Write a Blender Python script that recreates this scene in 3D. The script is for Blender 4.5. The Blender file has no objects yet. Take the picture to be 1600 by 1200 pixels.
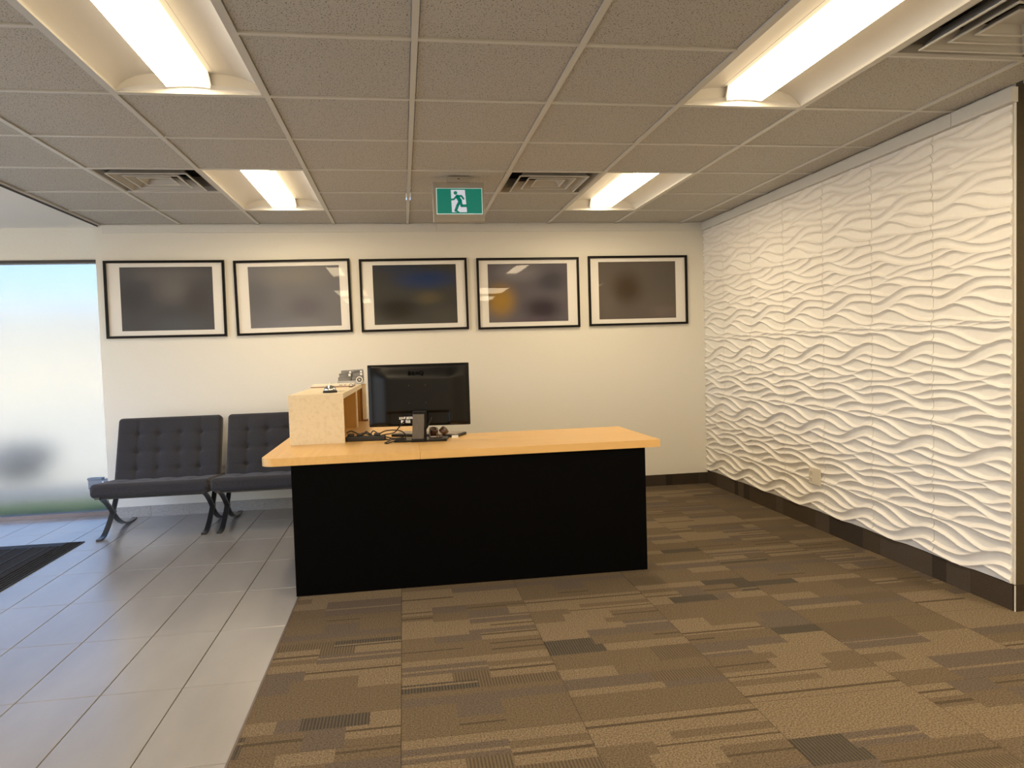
import bpy, bmesh, math, random
from mathutils import Vector, Matrix
random.seed(7)
SC = bpy.context.scene
COL = SC.collection

# ------------------------------------------------------------------ camera, world, exposure
CAM_Z = 1.2624
CEIL = 2.3722
YW = 6.233          # back wall
XW = 2.745          # right wall plaster face
YEND = 2.88         # near end of the right wall
yaw, pit, rol = -0.1499, -0.0454, -0.0302
cam = bpy.data.cameras.new('camera')
cam.lens = 25.281
cam.sensor_width = 36
cam.sensor_fit = 'HORIZONTAL'
cam.clip_start = 0.05
co = bpy.data.objects.new('camera', cam)
COL.objects.link(co)
_Rz = Matrix(((math.cos(yaw), math.sin(yaw), 0), (-math.sin(yaw), math.cos(yaw), 0), (0, 0, 1)))
_Rx = Matrix(((1, 0, 0), (0, math.cos(pit), math.sin(pit)), (0, -math.sin(pit), math.cos(pit))))
_A = Matrix(((1, 0, 0), (0, 0, -1), (0, 1, 0)))
_Rr = Matrix(((math.cos(rol), -math.sin(rol), 0), (math.sin(rol), math.cos(rol), 0), (0, 0, 1)))
_R = _Rr @ _A @ _Rx @ _Rz                 # world -> image axes (x right, y down, z forward)
_W = Matrix(((_R[0][0], -_R[1][0], -_R[2][0]), (_R[0][1], -_R[1][1], -_R[2][1]), (_R[0][2], -_R[1][2], -_R[2][2])))
co.matrix_world = Matrix.Translation((0, 0, CAM_Z)) @ _W.to_4x4()
SC.camera = co

SC.view_settings.view_transform = 'Standard'
SC.view_settings.look = 'None'
SC.view_settings.gamma = 1
SC.view_settings.use_curve_mapping = False
SC.view_settings.exposure = 1.55
LENS_STRENGTH = 13.0
LAMP_COL = (1.0, 0.80, 0.53)
SKY_STRENGTH = 0.24

w = bpy.data.worlds.new('sky')
SC.world = w
w.use_nodes = True
nt = w.node_tree
bg = nt.nodes['Background']
sky = nt.nodes.new('ShaderNodeTexSky')
sky.sky_type = 'NISHITA'
sky.sun_disc = False
sky.sun_elevation = math.radians(32)
sky.sun_rotation = math.radians(200)
tint = nt.nodes.new('ShaderNodeMix')
tint.data_type = 'RGBA'
tint.blend_type = 'MULTIPLY'
tint.inputs[0].default_value = 1.0
tint.inputs[7].default_value = (0.80, 0.90, 1.15, 1)      # cool daylight against the warm lamps
nt.links.new(sky.outputs[0], tint.inputs[6])
nt.links.new(tint.outputs[2], bg.inputs[0])
bg.inputs[1].default_value = SKY_STRENGTH

# added sun, high behind the building: lights the ground outside, no beam enters the room
sl = bpy.data.lights.new('sun', 'SUN')
sl.energy = 3.2
sl.color = (1.0, 0.93, 0.80)
sl.angle = 0.01
so = bpy.data.objects.new('sun', sl)
so.rotation_euler = Vector((-0.20, 0.25, -0.95)).to_track_quat('-Z', 'Y').to_euler()
so.location = (0, -5, 8)
COL.objects.link(so)

SC.cycles.max_bounces = 10
SC.cycles.diffuse_bounces = 5
SC.cycles.caustics_refractive = True
SC.cycles.sample_clamp_indirect = 6.0

# lamps of the ceiling fixtures behind the camera (outside the frame)
for lx, ly in ((-0.83, -0.4), (1.61, -0.4), (3.6, 0.9), (-0.83, -2.2), (1.61, -2.2)):
    la = bpy.data.lights.new('ceiling_lamp', 'AREA')
    la.shape = 'RECTANGLE'
    la.size, la.size_y = 0.5, 1.15
    la.energy = 20
    la.color = LAMP_COL
    lo = bpy.data.objects.new('ceiling_lamp', la)
    lo.location = (lx, ly, CEIL - 0.02)
    COL.objects.link(lo)

# ------------------------------------------------------------------ materials
def mat(name, col, rough=0.5, metal=0.0, spec=0.5, emit=None, coat=0.0):
    m = bpy.data.materials.new(name)
    m.use_nodes = True
    b = m.node_tree.nodes['Principled BSDF']
    b.inputs['Base Color'].default_value = (*col, 1)
    b.inputs['Roughness'].default_value = rough
    b.inputs['Metallic'].default_value = metal
    b.inputs['Specular IOR Level'].default_value = spec
    b.inputs['Coat Weight'].default_value = coat
    if emit:
        b.inputs['Emission Color'].default_value = (*emit[0], 1)
        b.inputs['Emission Strength'].default_value = emit[1]
    return m

def N(m, t, **kw):
    n = m.node_tree.nodes.new(t)
    for k, v in kw.items():
        setattr(n, k, v)
    return n

def L(m, a, b):
    m.node_tree.links.new(a, b)

def coords(m, kind='Object', scale=(1, 1, 1), rot=(0, 0, 0)):
    tc = N(m, 'ShaderNodeTexCoord')
    mp = N(m, 'ShaderNodeMapping')
    mp.inputs['Scale'].default_value = scale
    mp.inputs['Rotation'].default_value = rot
    if kind == 'World':
        g = N(m, 'ShaderNodeNewGeometry')
        L(m, g.outputs['Position'], mp.inputs['Vector'])
    else:
        L(m, tc.outputs[kind], mp.inputs['Vector'])
    return mp.outputs['Vector']

def noisy(m, scale, c0, c1, lo=0.35, hi=0.65, vec=None, detail=3, bump=0.0, bdist=0.002, kind='World', stretch=(1, 1, 1)):
    """colour varies between c0 and c1 with a noise texture"""
    b = m.node_tree.nodes['Principled BSDF']
    v = vec or coords(m, kind, stretch)
    n = N(m, 'ShaderNodeTexNoise')
    n.inputs['Scale'].default_value = scale
    n.inputs['Detail'].default_value = detail
    L(m, v, n.inputs['Vector'])
    r = N(m, 'ShaderNodeValToRGB')
    r.color_ramp.elements[0].position = lo
    r.color_ramp.elements[0].color = (*c0, 1)
    r.color_ramp.elements[1].position = hi
    r.color_ramp.elements[1].color = (*c1, 1)
    L(m, n.outputs['Fac'], r.inputs['Fac'])
    L(m, r.outputs['Color'], b.inputs['Base Color'])
    if bump:
        bp = N(m, 'ShaderNodeBump')
        bp.inputs['Strength'].default_value = bump
        bp.inputs['Distance'].default_value = bdist
        L(m, n.outputs['Fac'], bp.inputs['Height'])
        L(m, bp.outputs['Normal'], b.inputs['Normal'])
    return n, r

M = {}
M['wall'] = mat('wall_paint', (0.74, 0.72, 0.66), 0.6, spec=0.3)
noisy(M['wall'], 180, (0.725, 0.705, 0.645), (0.755, 0.735, 0.675), bump=0.06, bdist=0.001)
M['wall_brown'] = mat('wall_end_brown', (0.17, 0.13, 0.07), 0.6, spec=0.2)
noisy(M['wall_brown'], 120, (0.066, 0.050, 0.027), (0.074, 0.057, 0.031))
M['plaster'] = mat('plaster_white', (0.80, 0.79, 0.76), 0.7, spec=0.2)
noisy(M['plaster'], 120, (0.79, 0.78, 0.75), (0.81, 0.80, 0.77), bump=0.05, bdist=0.001)
M['trim'] = mat('trim_white', (0.70, 0.69, 0.65), 0.45)
noisy(M['trim'], 60, (0.69, 0.68, 0.64), (0.71, 0.70, 0.66))
M['dark_trim'] = mat('trim_dark', (0.05, 0.045, 0.05), 0.4)
M['tee'] = mat('grid_metal', (0.60, 0.59, 0.55), 0.35, spec=0.4)
M['white_panel'] = mat('white_panel', (0.83, 0.81, 0.78), 0.42, spec=0.35)
noisy(M['white_panel'], 40, (0.82, 0.80, 0.77), (0.84, 0.82, 0.79))

# mineral fibre ceiling tile: fine pits
m = M['ceiling_tile'] = mat('mineral_tile', (0.66, 0.65, 0.61), 0.9, spec=0.1)
n, r = noisy(m, 170, (0.12, 0.10, 0.085), (0.52, 0.505, 0.47), 0.325, 0.425, detail=2, bump=0.5, bdist=0.002)

# frosted window pane
m = M['frosted'] = bpy.data.materials.new('frosted_glass')
m.use_nodes = True
m.node_tree.nodes.remove(m.node_tree.nodes['Principled BSDF'])
g = N(m, 'ShaderNodeBsdfGlass')
g.inputs['Roughness'].default_value = 0.25
g.inputs['IOR'].default_value = 1.35
g.inputs['Color'].default_value = (0.54, 0.545, 0.545, 1)
L(m, g.outputs[0], m.node_tree.nodes['Material Output'].inputs['Surface'])

def clear_pane(name, gloss=1.0):
    m = bpy.data.materials.new(name)
    m.use_nodes = True
    m.node_tree.nodes.remove(m.node_tree.nodes['Principled BSDF'])
    tr = N(m, 'ShaderNodeBsdfTransparent')
    gl = N(m, 'ShaderNodeBsdfGlossy')
    gl.inputs['Roughness'].default_value = 0.0
    gl.inputs['Color'].default_value = (gloss, gloss, gloss, 1)
    fr = N(m, 'ShaderNodeFresnel')
    ge = N(m, 'ShaderNodeNewGeometry')
    ir = N(m, 'ShaderNodeMapRange')            # same reflectance from either side of the thin pane
    ir.inputs[3].default_value = 1.45
    ir.inputs[4].default_value = 1 / 1.45
    L(m, ge.outputs['Backfacing'], ir.inputs[0])
    L(m, ir.outputs[0], fr.inputs['IOR'])
    mx = N(m, 'ShaderNodeMixShader')
    L(m, fr.outputs[0], mx.inputs[0])
    L(m, tr.outputs[0], mx.inputs[1])
    L(m, gl.outputs[0], mx.inputs[2])
    L(m, mx.outputs[0], m.node_tree.nodes['Material Output'].inputs['Surface'])
    return m
M['clear'] = clear_pane('clear_glass')
M['picture_glass'] = clear_pane('picture_glass', 0.35)

# porcelain floor tile
m = M['porcelain'] = mat('porcelain_tile', (0.40, 0.385, 0.37), 0.30, spec=0.6, coat=0.8)
m.node_tree.nodes['Principled BSDF'].inputs['Coat Roughness'].default_value = 0.22
n, r = noisy(m, 3.2, (0.25, 0.245, 0.245), (0.335, 0.33, 0.33), 0.3, 0.7, detail=8, stretch=(1.0, 0.35, 1))
n2 = N(m, 'ShaderNodeTexNoise')
n2.inputs['Scale'].default_value = 90
L(m, coords(m, 'World', (0.25, 1, 1)), n2.inputs['Vector'])
bp = N(m, 'ShaderNodeBump')
bp.inputs['Strength'].default_value = 0.06
bp.inputs['Distance'].default_value = 0.002
L(m, n2.outputs['Fac'], bp.inputs['Height'])
L(m, bp.outputs['Normal'], m.node_tree.nodes['Principled BSDF'].inputs['Normal'])
M['porcelain_base'] = mat('porcelain_skirting', (0.34, 0.33, 0.325), 0.45)
noisy(M['porcelain_base'], 120, (0.29, 0.285, 0.28), (0.38, 0.37, 0.36))
M['grout'] = mat('grout', (0.17, 0.16, 0.155), 0.9)
noisy(M['grout'], 200, (0.15, 0.14, 0.135), (0.19, 0.18, 0.17))

def pile(name, c0, c1):
    m = mat(name, c0, 0.95, spec=0.1)
    noisy(m, 170, c0, c1, 0.30, 0.70, detail=4, bump=0.9, bdist=0.004)
    return m

def rib(name, c0, c1, period=0.0115):
    m = mat(name, c0, 0.95, spec=0.1)
    b = m.node_tree.nodes['Principled BSDF']
    v = coords(m, 'World')
    wv = N(m, 'ShaderNodeTexWave', wave_type='BANDS', bands_direction='X', wave_profile='SIN')
    wv.inputs['Scale'].default_value = 2 * math.pi / 20 / period
    wv.inputs['Distortion'].default_value = 0.6
    wv.inputs['Detail Scale'].default_value = 30
    L(m, v, wv.inputs['Vector'])
    nz = N(m, 'ShaderNodeTexNoise')
    nz.inputs['Scale'].default_value = 190
    nz.inputs['Detail'].default_value = 4
    L(m, v, nz.inputs['Vector'])
    ad = N(m, 'ShaderNodeMath', operation='MULTIPLY_ADD')
    ad.inputs[1].default_value = 1.5
    L(m, nz.outputs['Fac'], ad.inputs[0])
    L(m, wv.outputs['Fac'], ad.inputs[2])
    r = N(m, 'ShaderNodeValToRGB')
    dv = N(m, 'ShaderNodeMath', operation='MULTIPLY')
    dv.inputs[1].default_value = 0.5
    L(m, ad.outputs[0], dv.inputs[0])
    r.color_ramp.elements[0].position = 0.30
    r.color_ramp.elements[0].color = (*c0, 1)
    r.color_ramp.elements[1].position = 0.95
    r.color_ramp.elements[1].color = (*c1, 1)
    L(m, dv.outputs[0], r.inputs['Fac'])
    L(m, r.outputs['Color'], b.inputs['Base Color'])
    bp = N(m, 'ShaderNodeBump')
    bp.inputs['Strength'].default_value = 0.7
    bp.inputs['Distance'].default_value = 0.003
    L(m, ad.outputs[0], bp.inputs['Height'])
    L(m, bp.outputs['Normal'], b.inputs['Normal'])
    return m
CARPET = [pile('carpet_tan', (0.078, 0.057, 0.036), (0.262, 0.204, 0.137)),
          pile('carpet_brown', (0.060, 0.044, 0.028), (0.185, 0.142, 0.095)),
          pile('carpet_taupe', (0.056, 0.044, 0.034), (0.156, 0.124, 0.100)),
          rib('carpet_rib_dark', (0.042, 0.036, 0.029), (0.105, 0.088, 0.068)),
          rib('carpet_rib_tan', (0.068, 0.051, 0.034), (0.152, 0.117, 0.079)),
          pile('carpet_line', (0.046, 0.034, 0.022), (0.106, 0.081, 0.055)),
          pile('carpet_edge', (0.05, 0.038, 0.027), (0.10, 0.077, 0.055))]
SKIRT = [rib('carpet_base_dark', (0.022, 0.017, 0.013), (0.05, 0.038, 0.028), 0.006),
         rib('carpet_base_mid', (0.04, 0.03, 0.022), (0.085, 0.066, 0.05), 0.006),
         rib('carpet_base_brown', (0.03, 0.022, 0.015), (0.07, 0.052, 0.036), 0.006)]

def wood(name, c0, c1, axis=(0.6, 14, 6), rough=0.35, scale=3.0):
    m = mat(name, c0, rough, spec=0.4)
    noisy(m, scale, c0, c1, 0.25, 0.75, detail=6, kind='World', stretch=axis)
    return m
M['maple'] = wood('maple_laminate', (0.66, 0.405, 0.15), (0.74, 0.47, 0.19))
M['maple_wing'] = wood('maple_laminate_wing', (0.66, 0.405, 0.15), (0.74, 0.47, 0.19), axis=(14, 0.6, 6))
M['maple_dark'] = wood('maple_inside', (0.50, 0.29, 0.085), (0.58, 0.35, 0.11), axis=(6, 6, 0.8))
m = M['speckle'] = mat('cream_speckle_laminate', (0.72, 0.62, 0.44), 0.4)
noisy(m, 55, (0.645, 0.54, 0.36), (0.72, 0.615, 0.435), 0.28, 0.50, detail=4)
M['black_lam'] = mat('black_laminate', (0.004, 0.004, 0.0045), 0.55, spec=0.04)
noisy(M['black_lam'], 300, (0.0012, 0.0012, 0.0014), (0.002, 0.002, 0.0022))
m = M['fabric'] = mat('charcoal_fabric', (0.045, 0.045, 0.05), 0.95, spec=0.15)
noisy(m, 420, (0.024, 0.024, 0.030), (0.050, 0.050, 0.059), bump=0.5, bdist=0.0015, kind='Object')
m.node_tree.nodes['Principled BSDF'].inputs['Sheen Weight'].default_value = 0.15
M['button'] = mat('charcoal_button', (0.028, 0.028, 0.032), 0.9)
M['steel_black'] = mat('black_steel', (0.02, 0.021, 0.024), 0.28, metal=0.0, spec=0.6, coat=0.3)
M['black_plastic'] = mat('black_plastic', (0.006, 0.006, 0.0065), 0.34, spec=0.2)
noisy(M['black_plastic'], 900, (0.005, 0.005, 0.0055), (0.007, 0.007, 0.0075), bump=0.05, bdist=0.0005, kind='Object')
M['neck_metal'] = mat('brushed_dark_metal', (0.13, 0.12, 0.11), 0.42, metal=0.6)
noisy(M['neck_metal'], 60, (0.115, 0.107, 0.10), (0.145, 0.135, 0.125), kind='Object', stretch=(8, 1, 0.3))
M['logo'] = mat('logo_black', (0.001, 0.001, 0.001), 0.7, spec=0.03)
M['rubber'] = mat('black_rubber', (0.012, 0.011, 0.011), 0.55)
M['white_label'] = mat('white_label', (0.85, 0.85, 0.84), 0.5)
M['chrome'] = mat('chrome', (0.86, 0.85, 0.83), 0.07, metal=1.0)
M['brown_gloss'] = mat('brown_gloss', (0.055, 0.022, 0.011), 0.16, spec=0.7, coat=0.6)
M['grey_lid'] = mat('grey_lid', (0.40, 0.35, 0.30), 0.4)
M['paper'] = mat('cream_paper', (0.80, 0.74, 0.63), 0.6)
M['paper_edge'] = mat('brown_board', (0.22, 0.10, 0.07), 0.6)
M['card'] = mat('printed_card', (0.62, 0.55, 0.42), 0.5)
M['card_print'] = mat('card_print', (0.22, 0.19, 0.15), 0.6)
M['leaflet'] = mat('leaflet_grey', (0.16, 0.155, 0.15), 0.45)
noisy(M['leaflet'], 30, (0.10, 0.098, 0.095), (0.26, 0.255, 0.25), kind='Object', stretch=(0.4, 1, 6))
M['acrylic'] = mat('clear_acrylic_grey', (0.42, 0.43, 0.45), 0.12, spec=0.6)
M['plate'] = mat('outlet_plate', (0.72, 0.66, 0.56), 0.4)
M['slot'] = mat('outlet_slot', (0.03, 0.025, 0.02), 0.6)
M['frame_black'] = mat('frame_black', (0.006, 0.005, 0.005), 0.4, spec=0.15)
M['mount'] = mat('picture_mount', (0.80, 0.78, 0.75), 0.7)
M['sign_case'] = mat('sign_case', (0.36, 0.335, 0.295), 0.5)
M['sign_green'] = mat('sign_green', (0.0, 0.095, 0.068), 0.35, emit=((0.0, 0.24, 0.17), 0.17))
M['sign_white'] = mat('sign_white', (0.45, 0.46, 0.5), 0.4, emit=((0.62, 0.66, 0.78), 0.2))
M['sign_rim'] = mat('sign_rim', (0.5, 0.6, 0.6), 0.4, emit=((0.42, 0.62, 0.58), 0.22))
M['lens'] = mat('lamp_lens', (0.85, 0.82, 0.74), 0.5, emit=((1.0, 0.79, 0.50), LENS_STRENGTH))
M['lens_side'] = mat('lamp_lens_side', (0.82, 0.78, 0.70), 0.5, emit=((1.0, 0.79, 0.50), 0.55))
M['reflector'] = mat('lamp_reflector', (0.82, 0.80, 0.76), 0.4, spec=0.3)
M['diffuser'] = mat('diffuser_white', (0.50, 0.49, 0.465), 0.4)
M['duct_grey'] = mat('duct_grey', (0.22, 0.215, 0.205), 0.3, metal=0.4)
M['duct'] = mat('duct_dark', (0.03, 0.03, 0.032), 0.5)
noisy(M['duct'], 14, (0.012, 0.012, 0.013), (0.07, 0.068, 0.066))
m = M['mat_pile'] = mat('mat_pile', (0.035, 0.036, 0.04), 0.95, spec=0.1)
noisy(m, 260, (0.014, 0.0145, 0.016), (0.062, 0.063, 0.068), bump=0.9, bdist=0.004)
M['mat_rubber'] = mat('mat_rubber', (0.014, 0.0145, 0.016), 0.6)
M['mullion'] = mat('bronze_frame', (0.045, 0.04, 0.042), 0.4, metal=0.3)
M['sill_metal'] = mat('bronze_sill', (0.13, 0.105, 0.10), 0.4, metal=0.3)
M['asphalt'] = mat('asphalt', (0.16, 0.165, 0.175), 0.9)
noisy(M['asphalt'], 20, (0.21, 0.225, 0.245), (0.27, 0.285, 0.305))
M['paving'] = mat('pale_paving', (0.62, 0.58, 0.48), 0.9)
noisy(M['paving'], 3, (0.70, 0.65, 0.50), (0.78, 0.73, 0.58))
M['grass'] = mat('grass', (0.10, 0.17, 0.05), 0.95)
noisy(M['grass'], 40, (0.07, 0.13, 0.035), (0.14, 0.22, 0.07))
M['stucco'] = mat('cream_stucco', (0.80, 0.73, 0.58), 0.9)
noisy(M['stucco'], 15, (0.77, 0.70, 0.55), (0.83, 0.76, 0.61))
M['shrub'] = mat('shrub_dark', (0.03, 0.04, 0.05), 0.8)
noisy(M['shrub'], 6, (0.07, 0.085, 0.11), (0.13, 0.155, 0.19))
M['car_paint'] = mat('car_paint', (0.05, 0.07, 0.10), 0.25, coat=0.5)
M['blue_box'] = mat('blue_grey_box', (0.16, 0.20, 0.27), 0.35)

# ------------------------------------------------------------------ mesh helpers
class MB:
    def __init__(s):
        s.v, s.f, s.mi, s.sm = [], [], [], []
    def face(s, idx, mi=0, sm=False):
        s.f.append(tuple(idx)); s.mi.append(mi); s.sm.append(sm)
    def box(s, x0, x1, y0, y1, z0, z1, mi=0, bev=0.0):
        if bev > 0:
            return s.bevbox(x0, x1, y0, y1, z0, z1, bev, mi)
        b = len(s.v)
        s.v += [(x0, y0, z0), (x1, y0, z0), (x1, y1, z0), (x0, y1, z0), (x0, y0, z1), (x1, y0, z1), (x1, y1, z1), (x0, y1, z1)]
        for q in ((0, 3, 2, 1), (4, 5, 6, 7), (0, 1, 5, 4), (1, 2, 6, 5), (2, 3, 7, 6), (3, 0, 4, 7)):
            s.face([b + i for i in q], mi)
        return s
    def bevbox(s, x0, x1, y0, y1, z0, z1, r, mi=0, n=2):
        bm = bmesh.new()
        bmesh.ops.create_cube(bm, size=1)
        for v in bm.verts:
            v.co = Vector(((x0 + x1) / 2 + v.co.x * (x1 - x0), (y0 + y1) / 2 + v.co.y * (y1 - y0), (z0 + z1) / 2 + v.co.z * (z1 - z0)))
        r = min(r, 0.49 * min(x1 - x0, y1 - y0, z1 - z0))
        bmesh.ops.bevel(bm, geom=bm.edges[:], offset=r, segments=n, affect='EDGES', profile=0.5)
        s.add_bm(bm, mi, sm=False)
        bm.free()
        return s
    def add_bm(s, bm, mi=0, sm=False, mtx=None):
        b = len(s.v)
        bm.verts.ensure_lookup_table()
        for v in bm.verts:
            c = mtx @ v.co if mtx else v.co
            s.v.append(tuple(c))
        for f in bm.faces:
            s.face([b + v.index for v in f.verts], mi, sm)
    def prism(s, pts, z0, z1, mi=0):
        """polygon in xy (ccw) extruded in z"""
        b = len(s.v); n = len(pts)
        s.v += [(x, y, z0) for x, y in pts] + [(x, y, z1) for x, y in pts]
        s.face([b + i for i in reversed(range(n))], mi)
        s.face([b + n + i for i in range(n)], mi)
        for i in range(n):
            j = (i + 1) % n
            s.face((b + i, b + j, b + n + j, b + n + i), mi)
        return s
    def prism_xz(s, pts, y0, y1, mi=0):
        """polygon in xz extruded in y"""
        b = len(s.v); n = len(pts)
        s.v += [(x, y0, z) for x, z in pts] + [(x, y1, z) for x, z in pts]
        s.face([b + i for i in range(n)], mi)
        s.face([b + n + i for i in reversed(range(n))], mi)
        for i in range(n):
            j = (i + 1) % n
            s.face((b + j, b + i, b + n + i, b + n + j), mi)
        return s
    def grid(s, P, mi=0, sm=True, flip=False):
        """P rows of points"""
        b = len(s.v); nr, nc = len(P), len(P[0])
        for row in P:
            s.v += [tuple(p) for p in row]
        for i in range(nr - 1):
            for j in range(nc - 1):
                q = [b + i * nc + j, b + i * nc + j + 1, b + (i + 1) * nc + j + 1, b + (i + 1) * nc + j]
                s.face(q[::-1] if flip else q, mi, sm)
        return s
    def lathe(s, prof, c=(0, 0, 0), n=24, mi=0, sm=True):
        """profile of (r, z)"""
        P = []
        for r, z in prof:
            P.append([(c[0] + r * math.cos(2 * math.pi * k / n), c[1] + r * math.sin(2 * math.pi * k / n), c[2] + z) for k in range(n + 1)])
        return s.grid(P, mi, sm)
    def tube(s, pts, r, n=8, mi=0):
        pts = [Vector(p) for p in pts]
        P = []
        up = Vector((0, 0, 1))
        for i, p in enumerate(pts):
            t = (pts[min(i + 1, len(pts) - 1)] - pts[max(i - 1, 0)]).normalized()
            a = t.cross(up)
            if a.length < 1e-3:
                a = t.cross(Vector((0, 1, 0)))
            a.normalize(); b = t.cross(a)
            P.append([p + r * (a * math.cos(2 * math.pi * k / n) + b * math.sin(2 * math.pi * k / n)) for k in range(n + 1)])
        return s.grid(P, mi, True)
    def strap(s, pts, x0, x1, th, mi=0):
        """flat bar: polyline in (y, z), width from x0 to x1"""
        A, B = [], []
        for i, p in enumerate(pts):
            a = Vector(pts[max(i - 1, 0)]); b = Vector(pts[min(i + 1, len(pts) - 1)])
            t = (b - a).normalized(); nrm = Vector((-t.y, t.x)) * th / 2
            q = Vector(p)
            A.append(q + nrm); B.append(q - nrm)
        rows = []
        for i in range(len(pts)):
            rows.append([(x0, A[i].x, A[i].y), (x1, A[i].x, A[i].y), (x1, B[i].x, B[i].y), (x0, B[i].x, B[i].y), (x0, A[i].x, A[i].y)])
        s.grid(rows, mi, False)
        b = len(s.v)
        s.v += rows[0][:4]; s.face((b, b + 1, b + 2, b + 3), mi)
        b = len(s.v)
        s.v += rows[-1][:4]; s.face((b + 3, b + 2, b + 1, b), mi)
        return s
    def mesh(s, name, mats):
        me = bpy.data.meshes.new(name)
        me.from_pydata(s.v, [], s.f)
        for m in (mats if isinstance(mats, (list, tuple)) else [mats]):
            me.materials.append(m)
        me.polygons.foreach_set('material_index', s.mi)
        me.polygons.foreach_set('use_smooth', s.sm)
        me.update()
        return me

def fix_normals(me):
    bm = bmesh.new(); bm.from_mesh(me)
    bmesh.ops.remove_doubles(bm, verts=bm.verts[:], dist=1e-6)
    bmesh.ops.recalc_face_normals(bm, faces=bm.faces[:])
    bm.to_mesh(me); bm.free()
    return me

def link(name, data, parent=None, loc=(0, 0, 0), rot=(0, 0, 0)):
    o = bpy.data.objects.new(name, data)
    COL.objects.link(o)
    o.location = loc
    o.rotation_euler = rot
    if parent:
        o.parent = parent
    return o

def obj(name, mb, mats, parent=None, loc=(0, 0, 0), rot=(0, 0, 0), fix=True):
    me = mb.mesh(name, mats)
    if fix:
        fix_normals(me)
    return link(name, me, parent, loc, rot)

def thing(name, label, cat, loc=(0, 0, 0), rotz=0, group=None):
    o = link(name, None, None, loc, (0, 0, rotz))
    o.empty_display_size = 0.1
    o['label'] = label; o['category'] = cat
    if group:
        o['group'] = group
    return o

def tag(o, label, cat, group=None):
    o['label'] = label; o['category'] = cat
    if group:
        o['group'] = group
    return o

def struct(name, mb=None, mats=None, loc=(0, 0, 0)):
    o = obj(name, mb, mats, None, loc) if mb else link(name, None, None, loc)
    o['kind'] = 'structure'
    return o

def copy_tree(o, parent=None):
    c = o.copy(); COL.objects.link(c)
    if parent:
        c.parent = parent
    for ch in list(o.children):
        copy_tree(ch, c)
    return c

def smooth_path(pts, n=8):
    """catmull-rom through points of any dimension"""
    out = []
    P = [Vector(p) for p in pts]
    for i in range(len(P) - 1):
        p0 = P[max(i - 1, 0)]; p1 = P[i]; p2 = P[i + 1]; p3 = P[min(i + 2, len(P) - 1)]
        for k in range(n):
            t = k / n
            out.append(0.5 * ((2 * p1) + (p2 - p0) * t + (2 * p0 - 5 * p1 + 4 * p2 - p3) * t * t + (3 * p1 - p0 - 3 * p2 + p3) * t ** 3))
    out.append(P[-1])
    return out

# ------------------------------------------------------------------ room shell
XL, YB, XR = -4.6, -3.2, 4.3
floor = struct('floor', MB().box(XL - 0.1, XR + 0.1, YB - 0.1, 6.6, -0.10, -0.008), M['grout'])
wall_back = struct('wall_back', MB().box(-2.40, XW + 0.1, YW, YW + 0.19, -0.008, CEIL + 0.2), M['wall'])
wr = MB().box(XW, XR, YEND, YW + 0.19, -0.008, CEIL + 0.2)
wr.mi[2] = 1                                        # the near end face gets a darker brown
wall_right = struct('wall_right', wr, [M['wall'], M['wall_brown']])
wall_side = struct('wall_far_right', MB().box(XR, XR + 0.1, YB, YEND, -0.008, CEIL + 0.2), M['wall'])
wall_front = struct('wall_front', MB().box(XL - 0.1, XR + 0.1, YB - 0.1, YB, -0.008, CEIL + 0.2), M['wall'])
wl = MB()
wl.box(XL - 0.1, XL, YB, 0.2, -0.008, CEIL + 0.2)
wl.box(XL - 0.1, XL, 5.9, 6.6, -0.008, CEIL + 0.2)
wl.box(XL - 0.1, XL, 0.2, 5.9, 2.15, CEIL + 0.2)
wall_left = struct('wall_left', wl, M['wall'])
# header over the big window at the left of the back wall
WY = 6.40
struct('wall_header', MB().box(XL, -2.36, WY - 0.03, WY + 0.12, 2.112, CEIL + 0.2), M['wall'])

# window 1: frosted pane, dark head bar, sill, jamb
win = struct('window_1')
obj('window_head', MB().box(XL, -2.41, WY - 0.045, WY + 0.05, 2.088, 2.112), M['mullion'], win)
obj('window_sill', MB().box(XL, -2.36, WY - 0.02, WY + 0.06, -0.008, 0.035), M['sill_metal'], win)
obj('window_jamb', MB().box(-2.405, -2.37, WY + 0.0, WY + 0.05, 0.035, 2.112), M['wall'], win)
obj('window_mullion', MB().box(-3.75, -3.70, WY - 0.02, WY + 0.05, 0.035, 2.088), M['mullion'], win)
obj('window_pane', MB().box(-3.70, -2.405, WY + 0.012, WY + 0.022, 0.035, 2.088), M['frosted'], win)
obj('window_pane', MB().box(XL, -3.75, WY + 0.012, WY + 0.022, 0.035, 2.088), M['frosted'], win)

# unseen clear shopfront glazing, added in the left wall to bring in daylight
win2 = struct('added_window')
for y in (0.2, 1.6, 3.0, 4.4, 5.85):
    obj('window_mullion', MB().box(XL - 0.08, XL - 0.02, y, y + 0.05, -0.008, 2.15), M['mullion'], win2)
obj('window_sill', MB().box(XL - 0.08, XL - 0.02, 0.25, 5.85, -0.008, 0.05), M['mullion'], win2)
for y in (0.25, 1.65, 3.05, 4.45):
    me = MB()
    me.v = [(XL - 0.05, y, 0.05), (XL - 0.05, y + 1.35, 0.05), (XL - 0.05, y + 1.35, 2.15), (XL - 0.05, y, 2.15)]
    me.face((0, 1, 2, 3))
    obj('window_pane', me, M['clear'], win2)

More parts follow.
